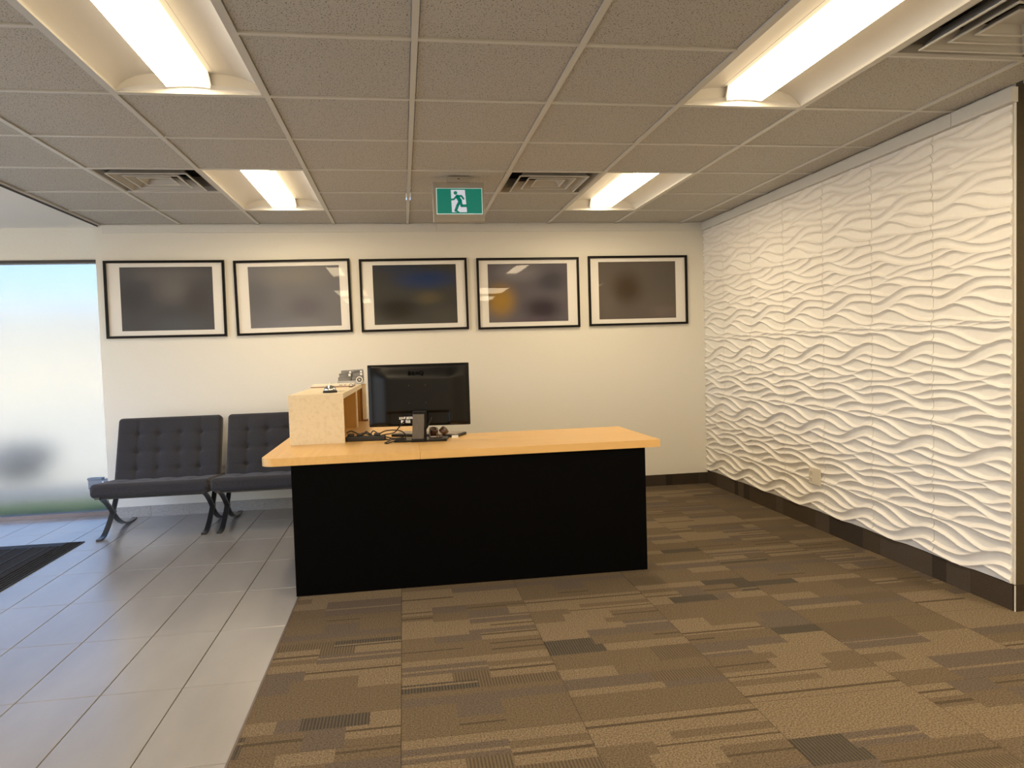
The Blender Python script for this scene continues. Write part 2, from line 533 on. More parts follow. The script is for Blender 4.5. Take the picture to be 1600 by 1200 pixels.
# ------------------------------------------------------------------ ceiling grid
T = 0.6096
GX = lambda i: 0.0831 + i * T
GY = lambda j: 2.6108 + j * T
def gy(j):
    return YW if j == 6 else GY(j)
XG0 = GX(-4)
cb = MB()
cb.box(XL - 0.1, XG0 - 0.012, YB - 0.1, 6.6, CEIL + 0.002, CEIL + 0.03)           # plaster soffit at the left
cb.box(XG0 - 0.012, XR + 0.1, YB - 0.1, GY(-2), CEIL, CEIL + 0.03)                # behind the camera
cb.box(XG0 - 0.012, XR + 0.1, GY(-2), 6.6, CEIL + 0.30, CEIL + 0.33)              # slab above the grid
cb.box(XG0 - 0.03, XG0 - 0.012, GY(-2), 6.6, CEIL + 0.002, CEIL + 0.30)
ceiling = struct('ceiling', cb, M['plaster'])
LIGHTS = [(-2, -1), (-2, 3), (2, -1), (2, 3)]
VENTS = [(-3, 3), (1, 3), (3, -1)]
busy = set()
for i, j in LIGHTS:
    busy |= {(i, j), (i, j + 1)}
for c in VENTS:
    busy.add(c)
TILE_Z = CEIL + 0.005
tile_cache = {}
def ceiling_tile(x0, x1, y0, y1):
    key = (round(x1 - x0, 3), round(y1 - y0, 3))
    if key not in tile_cache:
        a, b = key
        tile_cache[key] = MB().box(0.0155, a - 0.0155, 0.0145, b - 0.0145, 0, 0.015).mesh('ceiling_tile', M['ceiling_tile'])
    link('ceiling_tile', tile_cache[key], ceiling, (x0, y0, TILE_Z))
for j in range(-2, 6):
    for i in range(-4, 7):
        if (i, j) in busy:
            continue
        x0, x1, y0, y1 = GX(i), GX(i + 1), GY(j), gy(j + 1)
        if x0 > XW or (j >= 1 and x0 > XW - 0.05):
            if j >= 1:
                continue
            if j == 0:
                y1 = YEND
        if j >= 0 and x1 > XW:
            if j == 0 and x0 < XW:
                ceiling_tile(x0, XW - 0.01, y0, y1)
                ceiling_tile(XW - 0.002, x1, y0, YEND - 0.01)
                continue
            if x0 < XW:
                x1 = XW - 0.01
        if x1 - x0 > 0.05 and y1 - y0 > 0.05:
            ceiling_tile(x0, min(x1, XR), y0, y1)
# tees
def tee(name, x0, x1, y0, y1):
    obj(name, MB().box(x0, x1, y0, y1, CEIL - 0.001, CEIL + 0.022), M['tee'], ceiling)
for i in range(-3, 8):
    x = GX(i)
    if x > XR:
        continue
    tee('main_tee', x - 0.012, x + 0.012, GY(-2), (YW if x < XW else YEND))
for j in range(-2, 6):
    for i in range(-4, 7):
        if (i, j) in [(a, b + 1) for a, b in LIGHTS]:
            continue
        x0, x1 = GX(i) + 0.012, GX(i + 1) - 0.012
        y = GY(j)
        if y > YEND and x1 > XW:
            x1 = XW - 0.003
        if x1 - x0 > 0.05 and x0 < XR:
            tee('cross_tee', x0, min(x1, XR), y - 0.010, y + 0.010)
# edge angle at the left and along the walls
t = struct('trim_1', MB().box(XG0 - 0.014, XG0 + 0.010, GY(-2), YW, CEIL - 0.006, CEIL + 0.01).box(XG0 - 0.022, XG0 - 0.014, GY(-2), YW, CEIL - 0.016, CEIL + 0.01, 1), [M['tee'], M['dark_trim']])
t = struct('trim_2')
obj('cornice_strip', MB().box(XG0 + 0.02, 0.326, YW - 0.016, YW, 2.304, CEIL - 0.004), M['trim'], t)
obj('cornice_strip', MB().box(0.330, XW - 0.02, YW - 0.016, YW, 2.304, CEIL - 0.004), M['trim'], t)
t = struct('trim_3')
obj('cornice_strip', MB().box(XW - 0.034, XW, 3.226, YW, 2.303, CEIL - 0.004), M['trim'], t)
obj('cornice_strip', MB().box(XW - 0.034, XW, YEND - 0.012, 3.222, 2.303, CEIL - 0.004), M['trim'], t)

# ------------------------------------------------------------------ ceiling lights (recessed troffers)
def make_troffer():
    t = thing('ceiling_light', '', 'light', (0, 0, CEIL))
    hw, hl = 0.292, 0.597
    prof = [(0.292, 0.000), (0.288, 0.016), (0.272, 0.036), (0.245, 0.055), (0.21, 0.070), (0.17, 0.079), (0.125, 0.083), (0.10, 0.084)]
    for sgn in (-1, 1):
        mb = MB()
        mb.grid([[(sgn * x, y, z) for x, z in prof] for y in (-hl, hl)], 0, True)
        obj('reflector', mb, M['reflector'], t)
    for sgn in (-1, 1):
        mb = MB()
        pts = [(x, z) for x, z in prof] + [(-x, z) for x, z in reversed(prof)]
        y = sgn * hl
        # sloped end plate
        a = [(x, y, z * 0.0 + (0.0 if k in (0, len(pts) - 1) else z)) for k, (x, z) in enumerate(pts)]
        b = len(mb.v)
        mb.v += a
        mb.face(range(b, b + len(a)))
        # curved lip that rises in front of the end plate
        lip = []
        for k in range(13):
            u = -1 + 2 * k / 12
            lip.append((u * 0.292, sgn * (hl - 0.020), 0.002 + 0.030 * (1 - abs(u) ** 3)))
        mb.grid([[(p[0], sgn * hl, 0.0) for p in lip], lip], 0, True)
        obj('end_plate', mb, M['reflector'], t)
    fr = MB()
    fr.box(-hw - 0.001, -hw + 0.006, -hl, hl, -0.001, 0.006).box(hw - 0.006, hw + 0.001, -hl, hl, -0.001, 0.006)
    fr.box(-hw, hw, -hl - 0.001, -hl + 0.006, -0.001, 0.006).box(-hw, hw, hl - 0.006, hl + 0.001, -0.001, 0.006)
    obj('frame', fr, M['tee'], t)
    lens = MB()
    cs = [(-0.078, 0.084), (-0.088, 0.028), (-0.084, 0.017), (-0.04, 0.021), (0.0, 0.0225), (0.04, 0.021), (0.084, 0.017), (0.088, 0.028), (0.078, 0.084)]
    lens.grid([[(x, y, z) for x, z in cs[2:7]] for y in (-0.565, 0.565)], 0, False)
    lens.grid([[(x, y, z) for x, z in cs[:3]] for y in (-0.565, 0.565)], 1, False)
    lens.grid([[(x, y, z) for x, z in cs[6:]] for y in (-0.565, 0.565)], 1, False)
    obj('lens', lens, [M['lens'], M['lens_side']], t)
    for sgn in (-1, 1):
        cap = MB()
        pts = [(x * 1.03, z - 0.001 if z < 0.05 else z) for x, z in cs]
        cap.prism_xz(pts, min(sgn * 0.565, sgn * 0.575), max(sgn * 0.565, sgn * 0.575))
        obj('lens_cap', cap, M['reflector'], t)
    back = MB().box(-0.10, 0.10, -hl, hl, 0.083, 0.086)
    obj('housing', back, M['reflector'], t)
    return t
lab = {(-2, -1): 'large recessed ceiling light at the upper left, above the tiled floor side',
       (2, -1): 'large recessed ceiling light at the upper right, beside the near ceiling vent',
       (-2, 3): 'smaller looking recessed ceiling light between the left vent and the exit sign',
       (2, 3): 'smaller looking recessed ceiling light to the right of the middle ceiling vent'}
tro = make_troffer()
for k, (i, j) in enumerate(LIGHTS):
    o = tro if k == 0 else copy_tree(tro)
    o.location = ((GX(i) + GX(i + 1)) / 2, GY(j) + T, CEIL)
    o['label'] = lab[(i, j)]
    o['group'] = 'recessed ceiling lights'

# ------------------------------------------------------------------ ceiling vents
def make_vent():
    t = thing('ceiling_vent', '', 'vent', (0, 0, CEIL))
    h = 0.292
    # box above
    d = MB()
    d.box(-h, h, -h, h, 0.165, 0.17)
    for s in (-1, 1):
        d.box(s * h - 0.002, s * h + 0.002, -h, h, 0.02, 0.165)
        d.box(-h, h, s * h - 0.002, s * h + 0.002, 0.02, 0.165)
    obj('duct_box', d, M['duct'], t)
    def ring(r0, z0, r1, z1, th=0.003):
        """square sloped band from half-size r0 (height z0) to r1 (height z1)"""
        mb = MB()
        for (ra, za, rb, zb) in ((r0, z0, r1, z1), (r0 - th, z0 + th, r1 - th, z1 + th)):
            A = [(-ra, -ra, za), (ra, -ra, za), (ra, ra, za), (-ra, ra, za), (-ra, -ra, za)]
            B = [(-rb, -rb, zb), (rb, -rb, zb), (rb, rb, zb), (-rb, rb, zb), (-rb, -rb, zb)]
            mb.grid([A, B], 0, False)
        return mb
    def sq(r, z):
        return [(-r, -r, z), (r, -r, z), (r, r, z), (-r, r, z), (-r, -r, z)]
    fl = MB()
    fl.grid([sq(h, 0.0), sq(0.284, -0.001), sq(0.280, 0.004)], 0, False)
    obj('frame', fl, M['diffuser'], t)
    co_ = MB()
    co_.grid([sq(0.280, 0.004), sq(0.262, 0.030), sq(0.235, 0.085)], 0, False)
    obj('collar', co_, M['duct_grey'], t)
    for r0, z0, r1, z1 in ((0.224, -0.010, 0.176, 0.048), (0.156, -0.006, 0.116, 0.044), (0.096, -0.002, 0.066, 0.030)):
        lv = obj('louver', ring(r0, z0, r1, z1), M['diffuser'], t)
        lip = MB()
        lip.grid([sq(r0 + 0.002, z0 + 0.004), sq(r0 + 0.002, z0 - 0.001), sq(r0 - 0.007, z0 - 0.001), sq(r0 - 0.007, z0 + 0.004)], 0, False)
        obj('lip', lip, M['tee'], lv)
    ct = MB().box(-0.064, 0.064, -0.064, 0.064, 0.026, 0.030)
    obj('center_plate', ct, M['diffuser'], t)
    return t
vlab = {(-3, 3): 'square ceiling vent at the left, beside the left far ceiling light',
        (1, 3): 'square ceiling vent in the middle, right of the green exit sign',
        (3, -1): 'large square ceiling vent in the top right corner, above the wave wall'}
vent = make_vent()
for k, (i, j) in enumerate(VENTS):
    o = vent if k == 0 else copy_tree(vent)
    o.location = ((GX(i) + GX(i + 1)) / 2, (GY(j) + GY(j + 1)) / 2, CEIL)
    o['label'] = vlab[(i, j)]
    o['group'] = 'ceiling vents'

# ------------------------------------------------------------------ floor: porcelain tiles
FX0, SX, FY0, SY = -2.0812, 0.2986, 4.6329, 0.5797
tile_cache2 = {}
def bev_tile(a, b, name, m, g=0.0018, th=0.010, bev=0.0016):
    key = (round(a, 3), round(b, 3), name)
    if key not in tile_cache2:
        mb = MB()
        x0, x1, y0, y1 = g, a - g, g, b - g
        mb.v = [(x0, y0, -th), (x1, y0, -th), (x1, y1, -th), (x0, y1, -th),
                (x0, y0, -bev), (x1, y0, -bev), (x1, y1, -bev), (x0, y1, -bev),
                (x0 + bev, y0 + bev, 0), (x1 - bev, y0 + bev, 0), (x1 - bev, y1 - bev, 0), (x0 + bev, y1 - bev, 0)]
        for q in ((0, 1, 5, 4), (1, 2, 6, 5), (2, 3, 7, 6), (3, 0, 4, 7), (4, 5, 9, 8), (5, 6, 10, 9), (6, 7, 11, 10), (7, 4, 8, 11), (8, 9, 10, 11)):
            mb.face(q)
        tile_cache2[key] = mb.mesh(name, m)
    return tile_cache2[key]
XC = FX0 + 5 * SX          # carpet edge
for c in range(-6, 5):
    for r in range(0, 9):
        y1 = FY0 + 3 * SY - r * SY
        y0 = y1 - SY
        if r == 0:
            y1 = YW if FX0 + c * SX > -2.39 else YW
        if y0 < 0.9:
            continue
        link('floor_tile', bev_tile(SX, y1 - y0, 'floor_tile', M['porcelain']), floor, (FX0 + c * SX, y0, 0))
    if FX0 + (c + 1) * SX < -2.3:
        link('floor_tile', bev_tile(SX, WY - 0.02 - YW, 'floor_tile', M['porcelain']), floor, (FX0 + c * SX, YW, 0))
plain = MB().box(XL, FX0 - 6 * SX, YB, WY, -0.009, 0.0).box(FX0 - 6 * SX, XC, YB, 0.9, -0.009, 0)
obj('plain_tile_area', plain, M['porcelain'], floor)

# carpet tiles, each cut into patches of different pile
def carpet_mesh(seed):
    rnd = random.Random(seed)
    mb = MB()
    rects = []
    def split(x0, x1, y0, y1, d):
        wdt, hgt = x1 - x0, y1 - y0
        if d == 0 or (hgt < 0.07 and wdt < 0.3):
            rects.append((x0, x1, y0, y1)); return
        if hgt > 0.28 or (hgt > 0.11 and rnd.random() < 0.55):
            c = y0 + hgt * rnd.uniform(0.3, 0.7)
            split(x0, x1, y0, c, d - 1); split(x0, x1, c, y1, d - 1)
        elif wdt > 0.26 and rnd.random() < 0.8:
            c = x0 + wdt * rnd.uniform(0.3, 0.7)
            split(x0, c, y0, y1, d - 1); split(c, x1, y0, y1, d - 1)
        else:
            rects.append((x0, x1, y0, y1))
    split(0, T, 0, T, 5)
    out = []
    for (x0, x1, y0, y1) in rects:
        h = y1 - y0
        if h > 0.06 and rnd.random() < 0.45:          # a thin darker line across the patch
            c = y0 + h * rnd.uniform(0.3, 0.7); th = rnd.uniform(0.008, 0.018)
            m = rnd.choices([0, 1, 2, 3, 4], [5, 3.6, 1.6, 0.35, 0.8])[0]
            out.append((x0, x1, y0, c, m)); out.append((x0, x1, c, c + th, 5 if m in (0, 1, 4) else 0)); out.append((x0, x1, c + th, y1, m))
        else:
            out.append((x0, x1, y0, y1, rnd.choices([0, 1, 2, 3, 4], [5, 3.8, 1.6, 0.6, 0.8])[0]))
    for x0, x1, y0, y1, m in out:
        if m == 3 and (y1 - y0) > 0.10 and (x1 - x0) > 0.16:
            m = 1
        b = len(mb.v)
        mb.v += [(x0, y0, 0), (x1, y0, 0), (x1, y1, 0), (x0, y1, 0)]
        mb.face((b, b + 1, b + 2, b + 3), m)
    e = 0.008
    b = len(mb.v)
    mb.v += [(0, 0, 0), (T, 0, 0), (T, T, 0), (0, T, 0), (0, 0, -e), (T, 0, -e), (T, T, -e), (0, T, -e)]
    for q in ((0, 4, 5, 1), (1, 5, 6, 2), (2, 6, 7, 3), (3, 7, 4, 0)):
        mb.face([b + k for k in q], 6)
    for k, v in enumerate(mb.v):                       # hairline joint between tiles
        x, y, z = v
        mb.v[k] = (min(max(x, 0.0008), T - 0.0008), min(max(y, 0.0008), T - 0.0008), z)
    return mb.mesh('carpet_tile', CARPET)
cvar = [carpet_mesh(100 + k) for k in range(9)]
CX0, CY0 = -0.05, 2.33
rnd = random.Random(3)
def clipped_carpet(me, x0, y0, xa, xb, ya, yb, rot):
    bm = bmesh.new(); bm.from_mesh(me)
    if rot:
        bmesh.ops.rotate(bm, verts=bm.verts[:], cent=(T / 2, T / 2, 0), matrix=Matrix.Rotation(math.pi, 3, 'Z'))
    for p, nrm in (((xa - x0, 0, 0), (-1, 0, 0)), ((xb - x0, 0, 0), (1, 0, 0)), ((0, ya - y0, 0), (0, -1, 0)), ((0, yb - y0, 0), (0, 1, 0))):
        bmesh.ops.bisect_plane(bm, geom=bm.verts[:] + bm.edges[:] + bm.faces[:], plane_co=p, plane_no=nrm, clear_outer=True)
    m2 = bpy.data.meshes.new('carpet_tile'); bm.to_mesh(m2); bm.free()
    for mm in CARPET:
        m2.materials.append(mm)
    return m2
for r in range(-3, 7):
    for c in range(-1, 8):
        x0, y0 = CX0 + c * T, CY0 + r * T
        x1, y1 = x0 + T, y0 + T
        me = rnd.choice(cvar); rot = rnd.random() < 0.5
        xa, xb = max(x0, XC), min(x1, XR)
        yb = min(y1, YW)
        if y0 >= YEND:
            xb = min(xb, XW)
        if xb - xa < 0.02 or yb - y0 < 0.02:
            continue
        if xa > x0 + 1e-4 or xb < x1 - 1e-4 or yb < y1 - 1e-4:
            link('carpet_tile', clipped_carpet(me, x0, y0, xa, xb, y0, yb, rot), floor, (x0, y0, 0.0))
        elif rot:
            link('carpet_tile', me, floor, (x1, y1, 0.0), (0, 0, math.pi))
        else:
            link('carpet_tile', me, floor, (x0, y0, 0.0))
obj('plain_carpet_area', MB().box(XC, XR, YB, CY0 - 3 * T, -0.008, 0.0), CARPET[1], floor)
obj('carpet_edge_strip', MB().box(XC - 0.004, XC + 0.004, 0.9, YW, -0.008, 0.0012), M['sill_metal'], floor)

# skirting: porcelain pieces at the left, carpet strip pieces at the right
sk = struct('baseboard_left')
for c in range(-2, 5):
    xa = FX0 + c * SX + 0.0012
    xb = xa + SX - 0.0024
    xa = max(xa, -2.385)
    if xb - xa < 0.02:
        continue
    obj('skirting_tile', MB().box(xa, xb, YW - 0.011, YW, 0.0, 0.088), M['porcelain_base'], sk)
def skirt(name, a, b, mk, seed):
    s = struct(name)
    rr = random.Random(seed)
    p = a
    last = -1
    while p < b - 1e-3:
        q = min(b, p + rr.choice([0.06, 0.1, 0.16, 0.25, 0.35, 0.42]))
        if b - q < 0.05:
            q = b
        k = rr.choice([z for z in (0, 1, 2) if z != last]); last = k
        obj('skirting_strip', mk(p, q - 0.001), SKIRT[k], s)
        p = q
    return s
skirt('baseboard_back', XC, XW - 0.012, lambda p, q: MB().box(p, q, YW - 0.012, YW, 0.0, 0.100), 5)
skirt('baseboard_right', YEND, YW - 0.012, lambda p, q: MB().box(XW - 0.012, XW, p, q, 0.0, 0.120), 9)
skirt('baseboard_end', XW - 0.0088, XR - 0.01, lambda p, q: MB().box(p, q, YEND - 0.013, YEND, 0.0, 0.120), 11)
struct('trim_4', MB().box(XW - 0.0135, XW - 0.009, YEND - 0.0135, YEND - 0.009, 0.0, 0.121), M['tee'])

# ------------------------------------------------------------------ white wave panels on the right wall
# ridge lines of one panel, (u, v) with u along the wall towards the camera, v downwards
def zc(pts):
    out = []
    for x, y in pts:
        s = (x - 115) / 760
        u = 1.17 * s / (1 + 0.17 * s)
        top = 222 + (30 - 222) * s
        bot = 1068 + (1020 - 1068) * s
        out.append((u, (y - top) / (bot - top)))
    return out
EDGE = [0.0, 0.104, 0.232, 0.320, 0.386, 0.520, 0.588, 0.683, 0.835, 0.953]
RAW = [
    [(115, 0), (260, 195), (380, 150), (480, 103), (650, 82), (700, 70), (875, 0)],
    [(650, 82), (600, 130), (480, 202), (400, 245), (330, 268), (262, 283)],
    [(115, 1), (230, 284), (340, 305), (460, 322), (600, 328), (740, 305), (875, 2)],
    [(875, 1), (720, 182), (600, 235), (500, 285), (430, 312), (390, 316)],
    [(115, 2), (200, 386), (270, 380), (330, 384), (400, 402)],
    [(115, 3), (200, 450), (260, 417), (330, 398), (400, 405), (490, 412), (575, 408)],
    [(875, 3), (700, 395), (600, 409), (500, 442), (400, 490), (330, 520), (270, 540), (240, 537)],
    [(115, 4), (200, 533), (270, 543), (330, 556), (380, 552)],
    [(875, 4), (740, 440), (620, 470), (520, 510), (450, 533)],
    [(875, 5), (740, 553), (640, 540), (530, 528), (440, 534), (380, 552), (320, 578), (268, 603), (240, 618)],
    [(115, 5), (170, 650), (250, 618), (320, 605), (400, 602), (480, 610), (560, 627)],
    [(115, 6), (200, 728), (270, 735), (330, 737)],
    [(875, 6), (720, 615), (600, 622), (500, 650), (420, 690), (340, 735), (270, 775), (200, 803), (150, 808), (115, 7)],
    [(875, 7), (760, 700), (660, 705), (580, 717), (500, 748), (440, 785), (390, 822)],
    [(875, 8), (760, 850), (660, 830), (580, 808), (500, 800), (420, 810), (360, 838), (315, 868)],
    [(875, 9), (740, 972), (640, 955), (560, 930), (480, 900), (400, 877), (340, 868), (280, 880), (220, 908), (160, 925), (115, 8)],
    [(115, 9), (200, 1010), (250, 1005), (360, 1012), (500, 1022), (640, 1022), (760, 1004), (875, 10)],
]
def pchip(xs, ys):
    n = len(xs)
    h = [xs[i + 1] - xs[i] for i in range(n - 1)]
    d = [(ys[i + 1] - ys[i]) / h[i] for i in range(n - 1)]
    t = [0] * n
    for i in range(1, n - 1):
        t[i] = (d[i - 1] * h[i] + d[i] * h[i - 1]) / (h[i] + h[i - 1])
    t[0] = 0.0; t[-1] = 0.0
    if n > 2:
        t[0] = d[0] * 0.6; t[-1] = d[-1] * 0.6
    def f(x):
        i = 0
        while i < n - 2 and x > xs[i + 1]:
            i += 1
        s = (x - xs[i]) / h[i]
        return ((1 + 2 * s) * (1 - s) ** 2 * ys[i] + s * (1 - s) ** 2 * h[i] * t[i] + s * s * (3 - 2 * s) * ys[i + 1] + s * s * (s - 1) * h[i] * t[i + 1])
    return f
CURVES = []
for raw in RAW:
    pts = []
    for x, y in raw:
        if x in (115, 875) and y <= 10:
            v = 1.0 if y == 10 else EDGE[int(y)]
            pts.append((0.0 if x == 115 else 1.0, v))
        else:
            pts += zc([(x, y)])
    pts.sort()
    CURVES.append((pts[0][0], pts[-1][0], pchip([p[0] for p in pts], [p[1] for p in pts])))
HMAX, KD = 0.026, 0.38
PW = 0.4935
def ridges(u):
    r = sorted(f(min(max(u, a), b)) for a, b, f in CURVES if a - 1e-9 <= u <= b + 1e-9)
    # neighbours above and below repeat the pattern
    return [r[-1] - 1.0] + r + [1.0 + r[0]] + ([r[1] + 1.0] if len(r) > 1 else [])
def height_col(u, vs):
    r = ridges(u)
    out = []
    k = 0
    for v in vs:
        k = 0
        while k < len(r) - 2 and v > r[k + 1]:
            k += 1
        wdt = max(r[k + 1] - r[k], 1e-6)
        t = min(max((v - r[k]) / wdt, 0), 1)
        dep = KD * wdt * PW * (4 * t * (1 - t)) ** 0.62
        out.append(HMAX - min(dep, 0.0205))
    return out
wave_cache = {}
def wave_mesh(kind, u0, u1, v0, v1):
    key = (kind, round(u0, 3), round(u1, 3), round(v0, 3), round(v1, 3))
    if key in wave_cache:
        return wave_cache[key]
    nu = max(6, int(56 * (u1 - u0))); nv = max(10, int(270 * (v1 - v0)))
    us = [u0 + (u1 - u0) * i / nu for i in range(nu + 1)]
    vs = [v0 + (v1 - v0) * i / nv for i in range(nv + 1)]
    P = []
    for u in us:
        if kind == 'A':
            hs = height_col(u, vs)
        else:
            hs = height_col(1 - u, [1 - v for v in vs])
        P.append([(-h, -(u - u0) * PW, -(v - v0) * PW) for v, h in zip(vs, hs)])
    mb = MB()
    mb.grid(P, 0, True, flip=True)
    # thin returns at the four sides
    for row, fl in ((P[0], 0), (P[-1], 1)):
        mb.grid([row, [(0.0, p[1], p[2]) for p in row]], 0, False, flip=not fl)
    mb.grid([[q[0] for q in P], [(0.0, q[0][1], q[0][2]) for q in P]], 0, False, flip=False)
    mb.grid([[q[-1] for q in P], [(0.0, q[-1][1], q[-1][2]) for q in P]], 0, False, flip=True)
    me = mb.mesh('wave_panel', M['white_panel'])
    wave_cache[key] = me
    return me
ZT = 2.318
YE = 2.886
YSEAM = [YE + k * PW for k in range(8)]
rowsA = [(0, 'A'), (1, 'A'), (2, 'B'), (3, 'B'), (4, 'B')]
for c in range(7):
    ynear = YE + c * PW
    yfar = ynear + PW
    u0 = 0.0
    if yfar > YW - 0.002:
        u0 = (yfar - (YW - 0.002)) / PW
        yfar = YW - 0.002
    for rI, kind in rowsA:
        zt = ZT - rI * PW
        v0, v1 = 0.0, 1.0
        if rI == 0:
            v0 = (ZT - 2.300) / PW; zt = 2.300
        if rI == 4:
            v1 = (ZT - 4 * PW - 0.124) / PW
        gap = 0.010
        me = wave_mesh(kind, u0, 1.0 - gap, v0, v1)
        link('wave_panel', me, wall_right, (XW - 0.0005, yfar, zt))
obj('panel_edge_trim', MB().box(XW - 0.004, XW, YEND - 0.004, YE - 0.001, 0.122, 2.303), M['trim'], wall_right)
# the backs of the strips meet the wall in a slim plinth line
# ------------------------------------------------------------------ wall sockets
def socket(name, label, loc, rot, w=0.07, h=0.115, gang=1):
    t = thing(name, label, 'socket', loc)
    t.rotation_euler = rot
    W = w * gang
    obj('cover_plate', MB().bevbox(-W / 2, W / 2, -0.006, 0, -h / 2, h / 2, 0.003), M['plate'], t)
    for s in (-1, 1):
        rc = obj('receptacle', MB().bevbox(-0.017, 0.017, -0.0085, -0.005, s * 0.024 - 0.014, s * 0.024 + 0.014, 0.003), M['plate'], t)
        if gang == 2:
            rc.location.x = -w / 2
        sl = MB()
        for dx in (-0.006, 0.006):
            sl.box(dx - 0.0012, dx + 0.0012, -0.0092, -0.0084, s * 0.024 - 0.004, s * 0.024 + 0.006)
        sl.box(-0.002, 0.002, -0.0092, -0.0084, s * 0.024 - 0.010, s * 0.024 - 0.006)
        obj('slot', sl, M['slot'], rc)
    return t
socket('wall_socket', 'cream socket low on the back wall between the two charcoal chairs', (-1.50, YW, 0.35), (0, 0, 0))
t = socket('wall_socket', 'double cream socket let into the white wave panels low on the right wall', (XW - 0.019, 4.465, 0.358), (0, 0, -math.pi / 2), gang=2)
# ------------------------------------------------------------------ pictures on the back wall
def print_mat(name, base, blobs):
    m = mat(name, base, 0.35, spec=0.3)
    b = m.node_tree.nodes['Principled BSDF']
    tc = N(m, 'ShaderNodeTexCoord')
    base = tuple(c * 0.85 for c in base)
    m.node_tree.nodes['Principled BSDF'].inputs['Specular IOR Level'].default_value = 0.0
    prev = None
    for (cx, cz, rx, rz, col, amt) in blobs:
        mp = N(m, 'ShaderNodeMapping')
        mp.inputs['Location'].default_value = (-cx / rx, 0, -cz / rz)
        mp.inputs['Scale'].default_value = (1 / rx, 0, 1 / rz)
        L(m, tc.outputs['Object'], mp.inputs['Vector'])
        ln = N(m, 'ShaderNodeVectorMath', operation='LENGTH')
        L(m, mp.outputs[0], ln.inputs[0])
        mr = N(m, 'ShaderNodeMapRange', interpolation_type='SMOOTHERSTEP')
        mr.inputs[1].default_value = 0.0
        mr.inputs[2].default_value = 1.0
        mr.inputs[3].default_value = amt
        mr.inputs[4].default_value = 0.0
        L(m, ln.outputs['Value'], mr.inputs[0])
        mx = N(m, 'ShaderNodeMix', data_type='RGBA')
        L(m, mr.outputs[0], mx.inputs[0])
        if prev:
            L(m, prev, mx.inputs[6])
        else:
            mx.inputs[6].default_value = (*base, 1)
        mx.inputs[7].default_value = (*[c * 0.85 for c in col], 1)
        prev = mx.outputs[2]
    L(m, prev, b.inputs['Base Color'])
    return m
prints = [
    print_mat('print_grey', (0.11, 0.11, 0.12), [(0.05, 0.08, 0.25, 0.2, (0.20, 0.19, 0.19), 0.9), (0.0, 0.2, 0.5, 0.12, (0.20, 0.19, 0.19), 0.7), (-0.25, 0.0, 0.2, 0.2, (0.085, 0.085, 0.095), 0.8), (0.25, 0.0, 0.2, 0.18, (0.095, 0.09, 0.095), 0.8), (0.1, -0.22, 0.4, 0.12, (0.13, 0.14, 0.16), 0.8)]),
    print_mat('print_grey_beige', (0.20, 0.20, 0.22), [(0.0, 0.18, 0.5, 0.15, (0.27, 0.26, 0.25), 0.8), (-0.3, 0.0, 0.2, 0.25, (0.15, 0.15, 0.16), 0.8), (0.1, -0.08, 0.25, 0.15, (0.15, 0.14, 0.16), 0.8), (0.0, -0.24, 0.45, 0.1, (0.24, 0.24, 0.28), 0.8)]),
    print_mat('print_blue_dark', (0.07, 0.07, 0.065), [(0.1, 0.13, 0.45, 0.14, (0.035, 0.06, 0.16), 1.0), (-0.1, 0.22, 0.4, 0.08, (0.05, 0.06, 0.10), 0.8), (-0.15, -0.12, 0.28, 0.16, (0.035, 0.03, 0.025), 0.95), (0.12, -0.03, 0.2, 0.1, (0.14, 0.12, 0.075), 0.8), (0.25, -0.18, 0.2, 0.14, (0.09, 0.085, 0.075), 0.8)]),
    print_mat('print_gold_purple', (0.14, 0.13, 0.15), [(-0.25, -0.06, 0.22, 0.24, (0.40, 0.24, 0.055), 1.0), (0.12, -0.14, 0.28, 0.18, (0.05, 0.04, 0.055), 0.95), (0.2, 0.1, 0.22, 0.16, (0.07, 0.07, 0.09), 0.85), (-0.1, 0.18, 0.35, 0.14, (0.24, 0.23, 0.25), 0.85), (0.05, -0.25, 0.3, 0.07, (0.12, 0.09, 0.12), 0.7)]),
    print_mat('print_brown', (0.14, 0.12, 0.105), [(-0.1, 0.02, 0.25, 0.25, (0.075, 0.055, 0.035), 1.0), (0.2, 0.1, 0.25, 0.2, (0.13, 0.115, 0.10), 0.8), (0.25, -0.2, 0.25, 0.12, (0.20, 0.16, 0.15), 0.8), (-0.3, -0.15, 0.15, 0.2, (0.15, 0.13, 0.115), 0.8)]),
]
